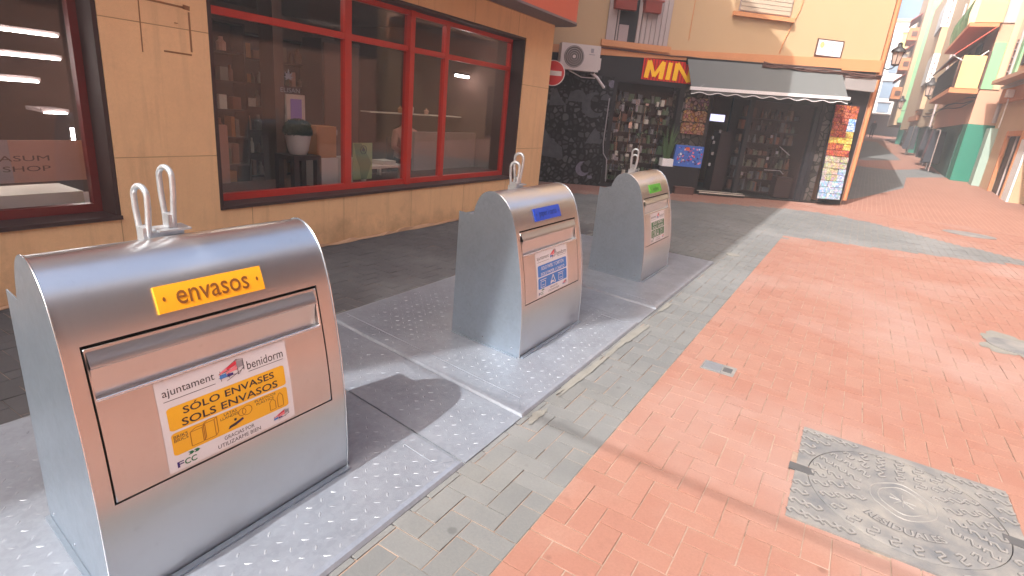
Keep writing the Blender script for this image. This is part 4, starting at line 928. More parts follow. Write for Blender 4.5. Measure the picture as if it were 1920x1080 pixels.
# ------------------------------------------------------------------ people (one skinned body each)
def person(name, label, joints, edges, rad, mats_, loc, rz, hair=None):
    t = thing(name, label, 'person', loc, rz)
    me = bpy.data.meshes.new('body'); me.from_pydata(joints, edges, []); o = bpy.data.objects.new('body_tmp', me); COL.objects.link(o)
    md = o.modifiers.new('s', 'SKIN'); sv = me.skin_vertices[0].data
    for k, r_ in enumerate(rad): sv[k].radius = (r_, r_)
    sv[0].use_root = True; ss_ = o.modifiers.new('u', 'SUBSURF'); ss_.levels = 2; bpy.context.view_layer.update()
    nm = bpy.data.meshes.new_from_object(o.evaluated_get(bpy.context.evaluated_depsgraph_get())); bpy.data.objects.remove(o)
    return t, nm
def finish(t, nm, zones):
    mats_ = ['skin', 'shirt', 'cloth']
    for k in mats_: nm.materials.append(T[k])
    for p in nm.polygons: p.material_index = zones(p.center); p.use_smooth = True
    b = bpy.data.objects.new('body', nm); COL.objects.link(b); b.parent = t; WM[b] = WM[t]
    return b
STAND = [(0, 0, 0.95), (0, 0, 1.18), (0, 0, 1.40), (0, 0.01, 1.50), (0, 0.02, 1.60), (0, 0.02, 1.70), (0.17, 0, 1.40), (0.23, 0.02, 1.14), (0.24, 0.10, 0.90), (-0.17, 0, 1.40), (-0.23, -0.02, 1.14), (-0.22, -0.04, 0.88), (0.09, 0, 0.90), (0.10, 0.10, 0.50), (0.10, 0.0, 0.08), (0.10, 0.13, 0.03), (-0.09, 0, 0.90), (-0.10, -0.02, 0.50), (-0.10, -0.18, 0.09), (-0.10, -0.06, 0.03)]
SE = [(0, 1), (1, 2), (2, 3), (3, 4), (4, 5), (2, 6), (6, 7), (7, 8), (2, 9), (9, 10), (10, 11), (0, 12), (12, 13), (13, 14), (14, 15), (0, 16), (16, 17), (17, 18), (18, 19)]
SR = [0.15, 0.13, 0.14, 0.055, 0.095, 0.08, 0.065, 0.048, 0.032, 0.065, 0.048, 0.032, 0.095, 0.065, 0.045, 0.035, 0.095, 0.065, 0.045, 0.035]
for k, (x, y, rz, lb) in enumerate(((69.0, -0.35, R(90), 'person in dark clothes walking away near the far end of the street'),)):
    t, nm = person('person', lb, STAND, SE, SR, None, (x, y, zg(x)), rz)
    finish(t, nm, lambda c: 0 if c.z > 1.47 else 2)
SIT = [(0, 0, 0.45), (0, -0.02, 0.70), (0, 0.02, 0.90), (0, 0.04, 1.0), (0, 0.06, 1.10), (0, 0.06, 1.2), (0.17, 0.02, 0.90), (0.22, 0.05, 0.66), (0.16, 0.26, 0.60), (-0.17, 0.02, 0.90), (-0.22, 0.05, 0.66), (-0.16, 0.26, 0.60), (0.1, 0.03, 0.43), (0.11, 0.42, 0.46), (0.11, 0.40, 0.05), (0.11, 0.52, 0.03), (-0.1, 0.03, 0.43), (-0.11, 0.42, 0.46), (-0.11, 0.40, 0.05), (-0.11, 0.52, 0.03)]
t, nm = person('person', 'seated person in a pink shirt inside the shop behind the middle post', SIT, SE, SR, None, (7.22, 6.45, 0.03), R(160))
finish(t, nm, lambda c: 0 if c.z > 0.97 or (c.y > 0.2 and c.z > 0.55) else (1 if c.z > 0.5 else 2))
t = thing('chair', 'dark chair under the seated person in the shop', 'chair', (7.22, 6.45, 0.03), R(160))
rm = Matrix.Translation((7.22, 6.45, 0.03)) @ Matrix.Rotation(R(160), 4, 'Z'); fch = lambda x, y, z: tuple(rm @ Vector((x, y, z)))
MB(fch).box((-0.22, -0.2, 0.27), (0.22, 0.24, 0.31)).build('seat', 'wood', t); MB(fch).box((-0.21, -0.24, 0.31), (0.21, -0.2, 0.8)).build('backrest', 'wood', t)
for sx in (-1, 1):
    for y in (-0.18, 0.2): MB(fch).box((sx*0.19-0.02, y-0.02, 0.002), (sx*0.19+0.02, y+0.02, 0.27)).build('leg', 'wood', t)
# hanging wire and traffic sign at the building's end
m = MB(); m.tube([(8.25, 4.6+0.02*k, 2.62-0.055*k+0.0) for k in range(3)]+[(8.27+0.06*math.sin(k*0.45), 4.66, 2.5-0.075*k) for k in range(6)], 0.008, 6); tag(m.build('wall_cable', 'cableb', None, 50), 'loose dark cable hanging at the end of the peach building', 'cable')

# ================================================================== OCHRE BUILDING (behind)
YA = Vector((11.0, 5.98, 0)); YD = Vector((3.84, -4.96, 0)).normalized(); YN = Vector((YD.y, -YD.x, 0))   # outward
if YN.dot(Vector((0, 0, 0))-YA) < 0: YN = -YN
def FY(s_, n, z): p = YA+YD*s_+YN*n; return (p.x, p.y, z)
def by(): return MB(FY)
yb_ = thing('corner_building', 'ochre plastered corner building with a dark shop front below', 'building', tuple(YA+YD*3.5), math.atan2(YD.y, YD.x))
HC = 2.90; HY = 8.6
m = by(); m.box((-4, -6, 2.5), (7.38, -0.0, HY))
m.build('wall', 'ywall', yb_)
m = by(); m.prism([(-4, -0.5, 2.46), (7.42, -0.5, 2.955), (7.42, -0.5, 3.20), (-4, -0.5, 2.58)], (0, 0, 0)) if 0 else m.prism([(-4, -0.5, 2.46), (7.42, -0.5, 2.955), (7.42, -0.5, 3.20), (-4, -0.5, 2.56)], tuple(YNv*0.53)) if 0 else [m.v.extend([FY(s_, n_, z_) for n_ in (-0.5, 0.03) for s_, z_ in ((-4, 2.46), (7.42, 2.955), (7.42, 3.20), (-4, 2.56))]), m.f.extend([[0, 1, 2, 3], [4, 5, 6, 7], [0, 1, 5, 4], [1, 2, 6, 5], [2, 3, 7, 6], [3, 0, 4, 7]]), m.m.extend([0]*6)]; m.build('cornice_band', 'yband', yb_)
# street side: long wall running off to the right
cor = FY(7.38, 0, 0)
m = MB(); m.prism([(cor[0]+0.02, cor[1]-0.0, 0), (29, 0.16, 0), (29, 7, 0), (17.5, 7, 0)], (0, 0, HY)); m.build('street_wall', 'pink', yb_)
m = MB(); m.tube([(cor[0]+0.10, cor[1]-0.05, 0.1), (cor[0]+0.10, cor[1]-0.05, HY-0.4)], 0.05, 12); m.build('drainpipe', 'orange', yb_, 50)
# dark ground floor
m = by(); m.prism([(-4, -0.3, 2.28), (7.36, -0.3, 2.28), (7.36, -0.3, 2.97), (-4, -0.3, 2.48)], (0, 0.308, 0)); m.build('shop_fascia', 'shopdark', yb_)
m = by(); m.box((-4, -0.3, -0.1), (1.46, 0.0, 2.28)); m.build('mural_wall', 'pebble', yb_)
m = by(); m.box((6.98, -0.3, -0.1), (7.36, 0.0, 2.28)); m.box((6.30, -0.3, -0.1), (6.40, 0.0, 2.28)); m.box((3.0, -0.3, -0.1), (3.06, 0.0, 2.28)); m.build('shop_pier', 'shopdark', yb_)
m = by(); m.box((3.06, -0.3, -0.1), (3.66, -0.02, 2.28)); m.build('stone_pier', 'stonep', yb_)
m = by(); m.box((6.40, -0.3, -0.1), (6.62, -0.04, 2.28)); m.build('stone_pier', 'stonep', yb_)
m = by(); m.box((1.4, -3.2, -0.1), (7.0, -3.1, 2.4)); m.box((3.5, -3.1, -0.1), (3.56, -0.3, 2.4)); m.box((1.35, -3.2, -0.1), (1.4, -0.3, 2.4)); m.build('inner_wall', 'goods2', yb_)
m = by(); m.box((1.4, -3.2, -0.1), (7.0, -0.0, 0.01)); m.build('shop_floor', 'dark', yb_)
def goods_bay(name, s0, s1, n0, z0, z1, rows, seed, pal):
    rnd = random.Random(seed); ms = {}
    for r_ in range(rows):
        zb = z0+(z1-z0)*r_/rows; hh = (z1-z0)/rows; x = s0; ms.setdefault('wood', by()).box((s0, n0-0.22, zb-0.012), (s1, n0, zb))
        while x < s1-0.03:
            w = rnd.uniform(0.025, 0.11); h = hh*rnd.uniform(0.3, 0.9); mt = rnd.choice(pal); k = rnd.random()
            if k < 0.6: ms.setdefault(mt, by()).box((x, n0-rnd.uniform(0.08, 0.2), zb+0.001), (min(x+w, s1), n0-rnd.uniform(0.005, 0.06), zb+h))
            elif k < 0.9: ms.setdefault(mt, by()).lathe((x+w/2, n0-0.08, zb+0.001), [(w*0.42, 0), (w*0.48, h*0.45), (w*0.2, h*0.75), (w*0.24, h)], 8)
            x += w+rnd.uniform(0.002, 0.025)
    for mt, mm in ms.items(): mm.build(name, mt, yb_, kind='stuff')
def moon(m, cx_, cz, r_, cut, ang, n_=0.004):
    P_ = []
    for k in range(15):
        a = R(ang)+R(-125+250*k/14); P_.append((cx_+r_*math.cos(a), cz+r_*math.sin(a)))
    for k in range(13):
        a = R(ang)+R(105-210*k/12); P_.append((cx_-cut*r_*math.cos(R(ang))+r_*0.82*math.cos(a)*0.95, cz-cut*r_*math.sin(R(ang))+r_*0.82*math.sin(a)*0.95))
    m.prism([(x, n_, zz) for x, zz in P_], (0, 0.002, 0))
m = by(); moon(m, 1.08, 1.68, 0.26, 0.5, 200)
m.prism([(0.72+0.21*math.cos(R(a)), 0.004, 1.72+0.24*math.sin(R(a))) for a in range(0, 181, 15)], (0, 0.002, 0)); m.prism([(1.33+0.11*math.cos(R(a)), 0.004, 1.80+0.13*math.sin(R(a))) for a in range(0, 181, 20)], (0, 0.002, 0))
m.prism([(0.12, 0.004, 1.6), (0.5, 0.004, 1.62), (0.36, 0.004, 1.75), (0.24, 0.004, 1.95), (0.14, 0.004, 1.9)], (0, 0.002, 0))
m.prism([(1.0, 0.004, 0.88), (1.33, 0.004, 0.9), (1.3, 0.004, 1.1), (1.18, 0.004, 1.22), (1.08, 0.004, 1.06)], (0, 0.002, 0))
m.prism([(0.0, 0.004, 0.55), (0.55, 0.004, 0.5), (0.5, 0.004, 0.75), (0.2, 0.004, 0.95), (0.02, 0.004, 1.2)], (0, 0.002, 0)); m.build('mural_shape', 'mural', yb_)
m = by(); moon(m, 1.02, 0.33, 0.16, 0.5, 210); m.prism([(1.2+0.06*math.cos(R(a)), 0.004, 0.16+0.04*math.sin(R(a))) for a in range(0, 360, 30)], (0, 0.002, 0))
m.prism([(1.42+0.07*math.cos(R(a)), 0.004, 2.14+0.08*math.sin(R(a))) for a in range(0, 360, 30)], (0, 0.002, 0)); m.build('mural_shape', 'mural2', yb_, label='lilac crescent moon')
# window bay of the market: display case behind glass
sw = by(); sw.box((1.46, -0.05, 0.06), (1.54, 0.02, 2.28)); sw.box((2.94, -0.05, 0.06), (3.0, 0.02, 2.28)); sw.box((1.46, -0.052, 2.2), (3.0, 0.018, 2.28)); sw.box((1.46, -0.052, -0.02), (3.0, 0.018, 0.06)); swo = sw.build('display_window', 'shopdark', yb_)
by().box((1.54, -0.02, 0.06), (2.94, -0.014, 2.2)).build('window_pane', 'mglass', swo)
m = by(); m.box((1.42, -0.5, 0.02), (2.98, -0.46, 2.25)); m.build('goods_wall', 'wood', yb_)
goods_bay('shelf_goods', 1.56, 2.92, -0.22, 0.12, 2.05, 9, 4, ('g1', 'g2', 'g3', 'g4', 'g5', 'g1', 'g5', 'g4', 'inkgrey', 'g6'))
m = by()
for x in (1.75, 2.02, 2.30, 2.66): m.tube([(x, -0.2, 0.1), (x, -0.2, 1.75)], 0.012, 6)
m.build('display_pole', 'chrome', yb_, 50)
rnd = random.Random(11); 
gm = {}
for k in range(60):
    x = rnd.choice((1.75, 2.02, 2.05, 2.30, 2.66))+rnd.uniform(-0.12, 0.12); zz = rnd.uniform(0.15, 1.8); mt = rnd.choice(('chrome', 'cream', 'goods', 'goods', 'wood', 'inkgrey', 'wood'))
    gm.setdefault(mt, by()).box((x-rnd.uniform(0.015, 0.05), -0.24, zz), (x+rnd.uniform(0.015, 0.05), -0.16, zz+rnd.uniform(0.04, 0.14)))
for mt, mm in gm.items(): mm.build('hung_goods', mt, yb_, label=None)
m = by(); m.box((2.35, -1.2, 2.17), (2.75, -1.1, 2.19)); m.box((2.1, -0.8, 2.19), (2.3, -0.75, 2.2)); m.build('ceiling_tube', 'tube', yb_)
# doorway and glazed front right of it
dw = by(); dw.box((3.66, -0.1, 2.12), (6.30, -0.02, 2.28)); dw.box((4.62, -0.1, 0.0), (4.72, -0.02, 2.12)); dw.box((6.2, -0.1, 0), (6.30, -0.02, 2.12)); dw.box((3.66, -0.1, 0), (3.74, -0.02, 2.12)); dwo = dw.build('shop_front', 'shopdark', yb_)
by().box((4.72, -0.06, 0.06), (6.2, -0.054, 2.12)).build('window_pane', 'mglass', dwo)
m = by()
for x0, x1, z0, z1 in ((4.3, 4.6, 0.02, 1.4), (5.75, 6.15, 0.02, 0.5)): m.box((x0, -0.9 if x0 < 5 else -0.42, z0), (x1, -0.5 if x0 < 5 else -0.2, z1))
m.build('goods_stack', 'wood', yb_)
by().box((4.74, -1.15, 0.0), (6.2, -1.05, 2.2)).build('goods_wall', 'wood', yb_)
by().box((6.202, -3.1, 0.0), (6.26, -0.12, 2.2)).build('inner_side_wall', 'wood', yb_)
goods_bay('shelf_goods', 4.76, 6.18, -0.5, 0.1, 2.05, 7, 5, ('g1', 'g3', 'g4', 'wood', 'g1', 'g4', 'g6', 'wood', 'dkbrown'))
goods_bay('shelf_goods', 3.78, 4.08, -1.2, 0.1, 1.5, 6, 6, ('g1', 'g2', 'g4', 'wood'))
m = by()
for x, zz in ((4.95, 0.45), (5.48, 1.35), (5.5, 0.85), (5.7, 1.0), (4.1, 0.6), (4.12, 0.85), (4.1, 1.1), (4.2, 1.35), (4.05, 1.2)): m.box((x, -0.42, zz), (x+0.05, -0.4, zz+0.07))
m.tube([(5.5, -0.4, 0.62), (5.9, -0.4, 0.63), (6.0, -0.4, 0.56)], 0.012, 6); m.tube([(5.75, -0.4, 1.18), (6.05, -0.4, 1.0)], 0.012, 6); m.build('price_tag', 'inkgrey', yb_)
by().box((3.86, -0.32, 1.60), (4.22, -0.3, 1.75)).build('screen', 'lcd', yb_)
m = by(); m.box((3.74, -0.12, -0.015), (4.85, 0.14, 0.06)); m.build('door_step', 'dark', yb_); m = by(); m.box((3.74, 0.1405, 0.03), (4.85, 0.146, 0.05)); m.box((3.74, 0.02, 0.0605), (4.85, 0.05, 0.07)); m.build('step_edge', 'cream', yb_)
# upper windows
w1 = by(); w1.box((1.06, -0.2, 2.86), (2.56, 0.075, 2.98)); w1.build('window_sill', 'yband', yb_)
wn = by(); wn.box((1.14, 0.002, 2.98), (2.48, 0.012, 4.6)); wo = wn.build('upper_window', 'shopdark', yb_)
m = by(); m.box((1.14, 0.012, 2.98), (1.32, 0.05, 4.6)); m.box((1.345, 0.013, 2.98), (1.375, 0.045, 4.6)); m.box((1.77, 0.012, 2.98), (1.84, 0.05, 4.6)); m.build('window_frame', 'lilac', wo)
m = by()
for k in range(6): m.box((1.86+k*0.103, 0.014, 2.98), (1.86+k*0.103+0.092, 0.044, 4.6))
m.build('shutter', 'lilac', wo)
m = by(); m.box((1.4, 0.0125, 2.98), (1.6, 0.03, 3.3)); m.build('curtain', 'roomgrey', wo)
for k, (a, b) in enumerate(((1.2, 1.68), (1.82, 2.2))):
    t = thing('flower_box', ['left', 'right'][k]+' dark red flower box hung on the upper window', 'flower box', FY((a+b)/2, 0.15, 3.55), group='flower boxes on the upper window')
    m = by(); z0 = 3.56; m.prism([(a+0.02, 0.06, z0), (a+0.02, 0.2, z0), (a, 0.24, z0+0.2), (a, 0.06, z0+0.2)], (b-a-0.04, 0, 0)); m.build('trough', 'brick', t); by().box((a-0.02, 0.05, z0+0.2), (b+0.0, 0.26, z0+0.23)).build('rim', 'brick', t)
w2 = by(); w2.box((3.9, 0.002, 3.82), (5.05, 0.03, 4.8)); w2o = w2.build('upper_window', 'lilac', yb_, label='upper window with a closed pale blind'); m = by()
for k in range(12): m.box((3.92, 0.031, 3.84+k*0.08), (5.03, 0.045, 3.84+k*0.08+0.07))
m.build('roller_blind', 'blind', w2o); by().box((3.78, 0.0, 3.72), (5.14, 0.09, 3.80)).build('window_sill', 'yband', w2o)
m = by(); m.tube([(2.92, 0.012, 5.0), (2.93, 0.012, 3.15)], 0.008, 6); m.tube([(5.35, 0.012, 5.0), (5.25, 0.012, 4.0), (5.05, 0.012, 3.4), (5.0, 0.012, 3.1)], 0.012, 6); tag(m.build('wall_cable', 'yband', None, 50), 'thin painted cables running down the ochre wall', 'cable')

# awning: folded-arm, sloping out over the shop front
aw = thing('awning', 'grey fabric awning with a white scalloped valance over the market front', 'awning', FY(4.9, 0.4, 2.3), math.atan2(YD.y, YD.x))
A0, A1 = 2.95, 6.46; NO = 0.55; ZA, ZB = 2.78, 2.21
TILT = 0.034
def FA(s_, n, z): return FY(s_, n, z+TILT*(s_-A0))
m = MB(FA); m.prism([(A0, 0.1, ZA), (A0, NO, ZB), (A0, NO, ZB-0.012), (A0, 0.1, ZA-0.012)], (A1-A0, 0, 0)); m.build('canopy', 'awn', aw)
m = MB(FA); m.box((A0-0.03, NO, ZB-0.05), (A1+0.03, NO+0.05, ZB+0.015)); m.build('front_bar', 'awnw', aw)
m = MB(FA); n_ = 72; topz = ZB-0.05
bt = [(A0+(A1-A0)*k/n_, topz-0.055-0.02*math.cos(k/n_*2*math.pi*9)) for k in range(n_+1)]
for k in range(n_):
    (xa, za), (xb, zb) = bt[k], bt[k+1]
    m.face([(xa, NO+0.02, topz), (xb, NO+0.02, topz), (xb, NO+0.035, zb), (xa, NO+0.035, za)]); m.face([(xa, NO+0.018, topz), (xb, NO+0.018, topz), (xb, NO+0.033, zb), (xa, NO+0.033, za)])
val = m.build('valance', 'awn', aw, fix=False); e = MB(FA); e.tube([(x, NO+0.035, zz) for x, zz in bt], 0.008, 6); e.build('valance_trim', 'awnw', val, 50)
m = MB(FA); m.box((A0, 0.0, ZA-0.1), (A1, 0.1, ZA+0.04)); m.build('roller_case', 'shopdark', aw)
m = MB(FA)
for x in (A0+0.15, A1-0.15): m.tube([(x, 0.1, 2.5), (x+(0.35 if x < 5 else -0.35), 0.35, 2.43), (x, NO, ZB-0.03)], 0.02, 8)
m.build('folding_arm', 'awnw', aw, 50)
sg = thing('market_sign', 'red striped shop sign with big yellow MIN letters beside the awning', 'sign', FY(2.6, 0.05, 2.5), math.atan2(YD.y, YD.x))
by().box((2.03, 0.0, 2.30), (3.25, 0.03, 2.72)).build('board', 'signred', sg); m = by()
for k in range(17): m.box((2.06+k*0.07, 0.03, 2.302), (2.06+k*0.07+0.02, 0.033, 2.718))
m.build('stripe', 'signdk', sg); (V_, F_), _ = text2d('MIN', 0.018)
def let(u, v): x = 2.10+u*1.02+v*0.03; return (x, 0.037, 2.325+v*0.37)
m = by()
for k, (a, b) in enumerate((((0.02, 0), (0.06, 1)), ((0.06, 1), (0.19, 0.12)), ((0.19, 0.12), (0.36, 1)), ((0.36, 1), (0.34, 0)), ((0.49, 0), (0.51, 1)), ((0.64, 0), (0.66, 1)), ((0.66, 1), (0.95, 0)), ((0.95, 0), (0.97, 1)))):
    (q, f_) = seg2d((2.10+a[0]*1.02, 2.335+a[1]*0.345), (2.10+b[0]*1.02, 2.335+b[1]*0.345), 0.095 if k not in (1, 2, 6) else 0.075); m.prism([(x, 0.0335, zz) for x, zz in q], (0, 0.004+0.0005*k, 0))
m.build('lettering', 'signyel', sg)
ss = thing('street_sign', 'small white framed street name plate on the ochre wall', 'sign', FY(6.1, 0.02, 3.3), math.atan2(YD.y, YD.x))
by().box((5.80, 0.002, 3.14), (6.42, 0.028, 3.49)).build('frame', 'dkbrown', ss); by().box((5.825, 0.028, 3.165), (6.395, 0.031, 3.465)).build('plate', 'awnw', ss)
m = by(); m.flat(text_in('ETBMIR', 5.98, 3.345, 6.33, 3.425), lambda u, v: (u, 0.033, v)); m.flat(text_in('De Sant Roc', 5.86, 3.22, 6.31, 3.30), lambda u, v: (u, 0.033, v)); m.build('lettering', 'inkgrey', ss, fix=False)
m = by(); m.prism([(5.92+0.05*math.cos(R(a)), 0.031, 3.37+0.065*math.sin(R(a))) for a in range(0, 360, 30)], (0, 0.002, 0)); m.build('crest', 'sand_y', ss)
# air conditioner on the corner of the mural
ac = thing('air_conditioner', 'off white air conditioner unit with a round grille above the mural', 'air conditioner', FY(0.6, 0.25, 2.35), math.atan2(YD.y, YD.x))
AF = lambda x, n, z: FY(0.18+x, n, z)
m = MB(AF); m.box((0, 0.12, 2.31), (0.80, 0.42, 2.80)); m.build('casing', 'ac', ac); MB(AF).box((0.80, 0.14, 2.36), (0.84, 0.40, 2.58)).build('valve_cover', 'ac', ac)
m = MB(AF); m.prism([(0.27+0.205*math.cos(R(a)), 0.42, 2.56+0.205*math.sin(R(a))) for a in range(0, 360, 12)], (0, 0.008, 0)); gr = m.build('fan_grille', 'acg', ac)
m = MB(AF)
for rr2 in (0.07, 0.11, 0.15, 0.19): m.tube([(0.27+rr2*math.cos(k*0.3307), 0.431, 2.56+rr2*math.sin(k*0.3307)) for k in range(19)], 0.004, 5, closed=True)
m.prism([(0.27+0.035*math.cos(R(a)), 0.43, 2.56+0.035*math.sin(R(a))) for a in range(0, 360, 30)], (0, 0.006, 0)); m.build('grille_ring', 'ac', gr)
m = MB(AF); m.box((0.60, 0.42, 2.66), (0.66, 0.423, 2.74)); m.box((0.57, 0.42, 2.62), (0.69, 0.423, 2.635)); m.build('badge', 'inkgrey', ac)
m = MB(AF); m.box((0.08, 0.0, 2.27), (0.12, 0.42, 2.31)); m.box((0.68, 0.0, 2.27), (0.72, 0.42, 2.31)); m.build('bracket', 'acg', ac)
m = by(); m.tube([(0.85, 0.35, 2.3), (1.0, 0.3, 2.22), (1.22, 0.12, 2.05)], 0.03, 10); m.tube([(0.4, 0.3, 2.3), (0.7, 0.2, 2.2), (1.0, 0.15, 2.21)], 0.012, 6); tag(m.build('drain_hose', 'awnw', None, 50), 'white hose running down from the air conditioner', 'hose')
m = by(); m.tube([(1.40, 0.03, 1.85), (1.40, 0.03, 0.9), (1.43, 0.04, 0.7), (1.52, 0.06, 0.58), (1.56, 0.06, 0.1)], 0.012, 8); tag(m.build('thin_hose', 'inkgrey', None, 50), 'thin grey cable hanging between mural and display window', 'cable')
# no-entry sign behind the peach corner
ne = thing('no_entry_sign', 'round red no entry sign fixed to the end of the peach building', 'traffic sign', (8.46, 4.49, 2.0), YAW)
nf = Vector((-0.93, -0.36, 0)).normalized(); nr = Vector((nf.y, -nf.x, 0)); nr = nr if nr.dot(Vector((0.4, -0.9, 0))) > 0 else -nr
NC = Vector((8.46, 4.49, 2.06)); NSR = 0.195
def FN(u, n, v): p = NC+nr*u+nf*n; return (p.x, p.y, p.z+v)
disc = lambda r_, n0, th: [(r_*math.cos(R(a)), n0, r_*math.sin(R(a))) for a in range(0, 360, 10)]
MB(FN).prism(disc(NSR, 0, 0), (0, 0.008, 0)).build('rim', 'roadwhite', ne); MB(FN).prism(disc(NSR*0.93, 0.0085, 0), (0, 0.002, 0)).build('face', 'roadred', ne)
MB(FN).box((-NSR*0.72, 0.011, -0.035), (NSR*0.72, 0.013, 0.035)).build('white_bar', 'roadwhite', ne); MB().box((8.201, NC.y+0.02, 2.04), (NC.x+0.01, NC.y+0.05, 2.08)).build('wall_bracket', 'lug', ne)
# blue card board, crate, planter by the market door
bl = thing('card_board', 'blue board covered with small coloured cards beside the market door', 'display board', FY(3.36, 0.12, 0.55), math.atan2(YD.y, YD.x))
by().box((3.04, 0.02, 0.57), (3.70, 0.08, 1.03)).build('board', 'blueboard', bl); rnd = random.Random(2); cm = {}
for k in range(85): 
    x, zz = rnd.uniform(3.08, 3.66), rnd.uniform(0.64, 0.99); w = rnd.uniform(0.008, 0.02); cm.setdefault(rnd.choice(('inkpink', 'awnw', 'inkviolet', 'inkblue', 'inkgrey', 'inkred', 'inkviolet', 'inkblue')), by()).box((x-w, 0.0805, zz-w), (x+w, 0.083, zz+w))
for mt, mm in cm.items(): mm.build('small_card', mt, bl)
m = by(); m.prism([(3.32+0.05*math.cos(R(a)), 0.083, 0.96+0.04*math.sin(R(a))) for a in range(0, 360, 30)], (0, 0.002, 0)); m.build('round_badge', 'redfascia', bl)
by().box((3.12, 0.02, PZ), (3.62, 0.07, 0.57)).build('stand', 'shopdark', bl)
tb = thing('clay_block', 'reddish brown block on the ground beside the market step', 'block', FY(3.35, 0.2, PZ), math.atan2(YD.y, YD.x)); m = by(); m.box((3.12, 0.1, PZ), (3.56, 0.26, 0.12)); m.build('body', 'clay', tb); by().box((3.11, 0.09, 0.12), (3.57, 0.27, 0.135)).build('top', 'clay', tb)
pt = thing('potted_grass', 'tall thin leaved plant in a white pot before the display window', 'potted plant', FY(2.82, 0.18, 0.5), math.atan2(YD.y, YD.x))
m = by(); m.box((2.62, 0.06, PZ), (3.02, 0.34, 0.56)); tag(m.build('plant_stand', 'shopdark'), 'dark box under the white pot by the display window', 'stand'); m = by(); m.prism([(2.70, 0.1, 0.562), (2.95, 0.1, 0.562), (2.95, 0.3, 0.562), (2.70, 0.3, 0.562)], (0, 0, 0.16)); m.build('pot', 'awnw', pt)
m = by(); rnd = random.Random(8)
for k in range(34):
    a = rnd.uniform(0, 6.28); h = rnd.uniform(0.35, 0.8); sp_ = rnd.uniform(0.02, 0.2); x, y = 2.82, 0.2
    m.tube([(x+0.05*math.cos(a), y+0.05*math.sin(a), 0.7), (x+(0.05+sp_*0.4)*math.cos(a), y+(0.05+sp_*0.3)*math.sin(a), 0.7+h*0.7), (x+(0.05+sp_)*math.cos(a), y+(0.05+sp_*0.6)*math.sin(a), 0.7+h)], [0.01, 0.009, 0.002], 4)
m.build('foliage', 'grass', pt)
for k, (z0, z1, mt) in enumerate(((1.25, 1.68, 'orange'), (1.68, 2.05, 'stonep'))):
    pass
pp = thing('hanging_bags', 'orange patterned bags hanging on the stone pier left of the market door', 'bags', FY(3.35, 0.03, 1.3), math.atan2(YD.y, YD.x)); rnd = random.Random(5)
T['bagmix'] = voro('bag_print', 14, (0.33, 0.08, 0.02), (0.4, 0.22, 0.08), (0.1, 0.03, 0.02), 0.1, 0.6, 0.15); T['bagmix2'] = voro('bag_print_dull', 14, (0.18, 0.07, 0.05), (0.28, 0.18, 0.14), (0.05, 0.03, 0.03), 0.1, 0.6, 0.15)
for k in range(3):
    for j in range(2):
        x, zz = 3.10+j*0.27, 1.28+k*0.26; m = by(); m.prism([(x, 0.0, zz), (x+0.25, 0.0, zz), (x+0.26, 0.0, zz+0.2), (x+0.2, 0.0, zz+0.24), (x+0.05, 0.0, zz+0.24), (x-0.01, 0.0, zz+0.2)], (0, rnd.uniform(0.03, 0.06), 0)); m.build('bag', 'bagmix' if k < 2 else 'bagmix2', pp)
# postcard rack at the corner: a tall leaning panel of cards
rk = thing('postcard_rack', 'tall rack of colourful bags and postcards at the corner of the market', 'display rack', FY(6.8, 0.15, 0.1), math.atan2(YD.y, YD.x))
RKF = lambda x, n, z: FY(x, n+0.20*(1-(z-0.1)/2.2), z)
MB(RKF).box((6.55, 0.02, 0.12), (7.12, 0.06, 2.22)).build('back_panel', 'shopdark', rk); rnd = random.Random(14)
T['pc_blue'] = voro('postcards_blue', 22, (0.25, 0.4, 0.6), (0.55, 0.6, 0.65), (0.15, 0.2, 0.3), 0.06, 0.5, 0.25); T['pc_mix'] = voro('postcards_mixed', 20, (0.4, 0.3, 0.2), (0.5, 0.45, 0.35), (0.15, 0.1, 0.08), 0.06, 0.5, 0.25)
T['pk_red'] = voro('packets_red', 16, (0.45, 0.04, 0.02), (0.55, 0.17, 0.04), (0.12, 0.02, 0.02), 0.1, 0.5, 0.1); T['pk_yel'] = voro('packets_yellow', 16, (0.6, 0.45, 0.05), (0.5, 0.55, 0.2), (0.4, 0.15, 0.03), 0.1, 0.5, 0.1); T['pk_sky'] = voro('packets_pale_blue', 12, (0.3, 0.55, 0.75), (0.65, 0.7, 0.75), (0.1, 0.2, 0.5), 0.08, 0.5, 0.1)
rows = [('pc_blue', 'pc_blue'), ('pc_blue', 'pc_blue'), ('pc_blue', 'pc_blue'), ('pc_mix', 'pc_blue'), ('pc_mix', 'pc_blue'), ('pc_mix', 'pc_mix'), ('pc_mix', 'pc_mix'), ('pk_red', 'pk_red'), ('pk_red', 'pk_yel'), ('pk_yel', 'pk_yel'), ('pk_red', 'pk_yel'), ('pk_red', 'pk_sky'), ('pk_red', 'pk_sky'), ('pk_red', 'pk_red'), ('pk_red', 'pk_red')]
for k, rw in enumerate(rows):
    for j in range(3):
        x = 6.56+j*0.187+rnd.uniform(-0.008, 0.008); zz = 0.13+k*0.138; m = MB(RKF); w = 0.178; d_ = rnd.uniform(0.075, 0.10)
        m.prism([(x, 0.061, zz), (x+w, 0.061, zz), (x+w, d_, zz+0.01), (x, d_, zz+0.01)], (0, 0, 0.128)); m.build('card_pack', rw[0 if j < 2 else 1], rk)
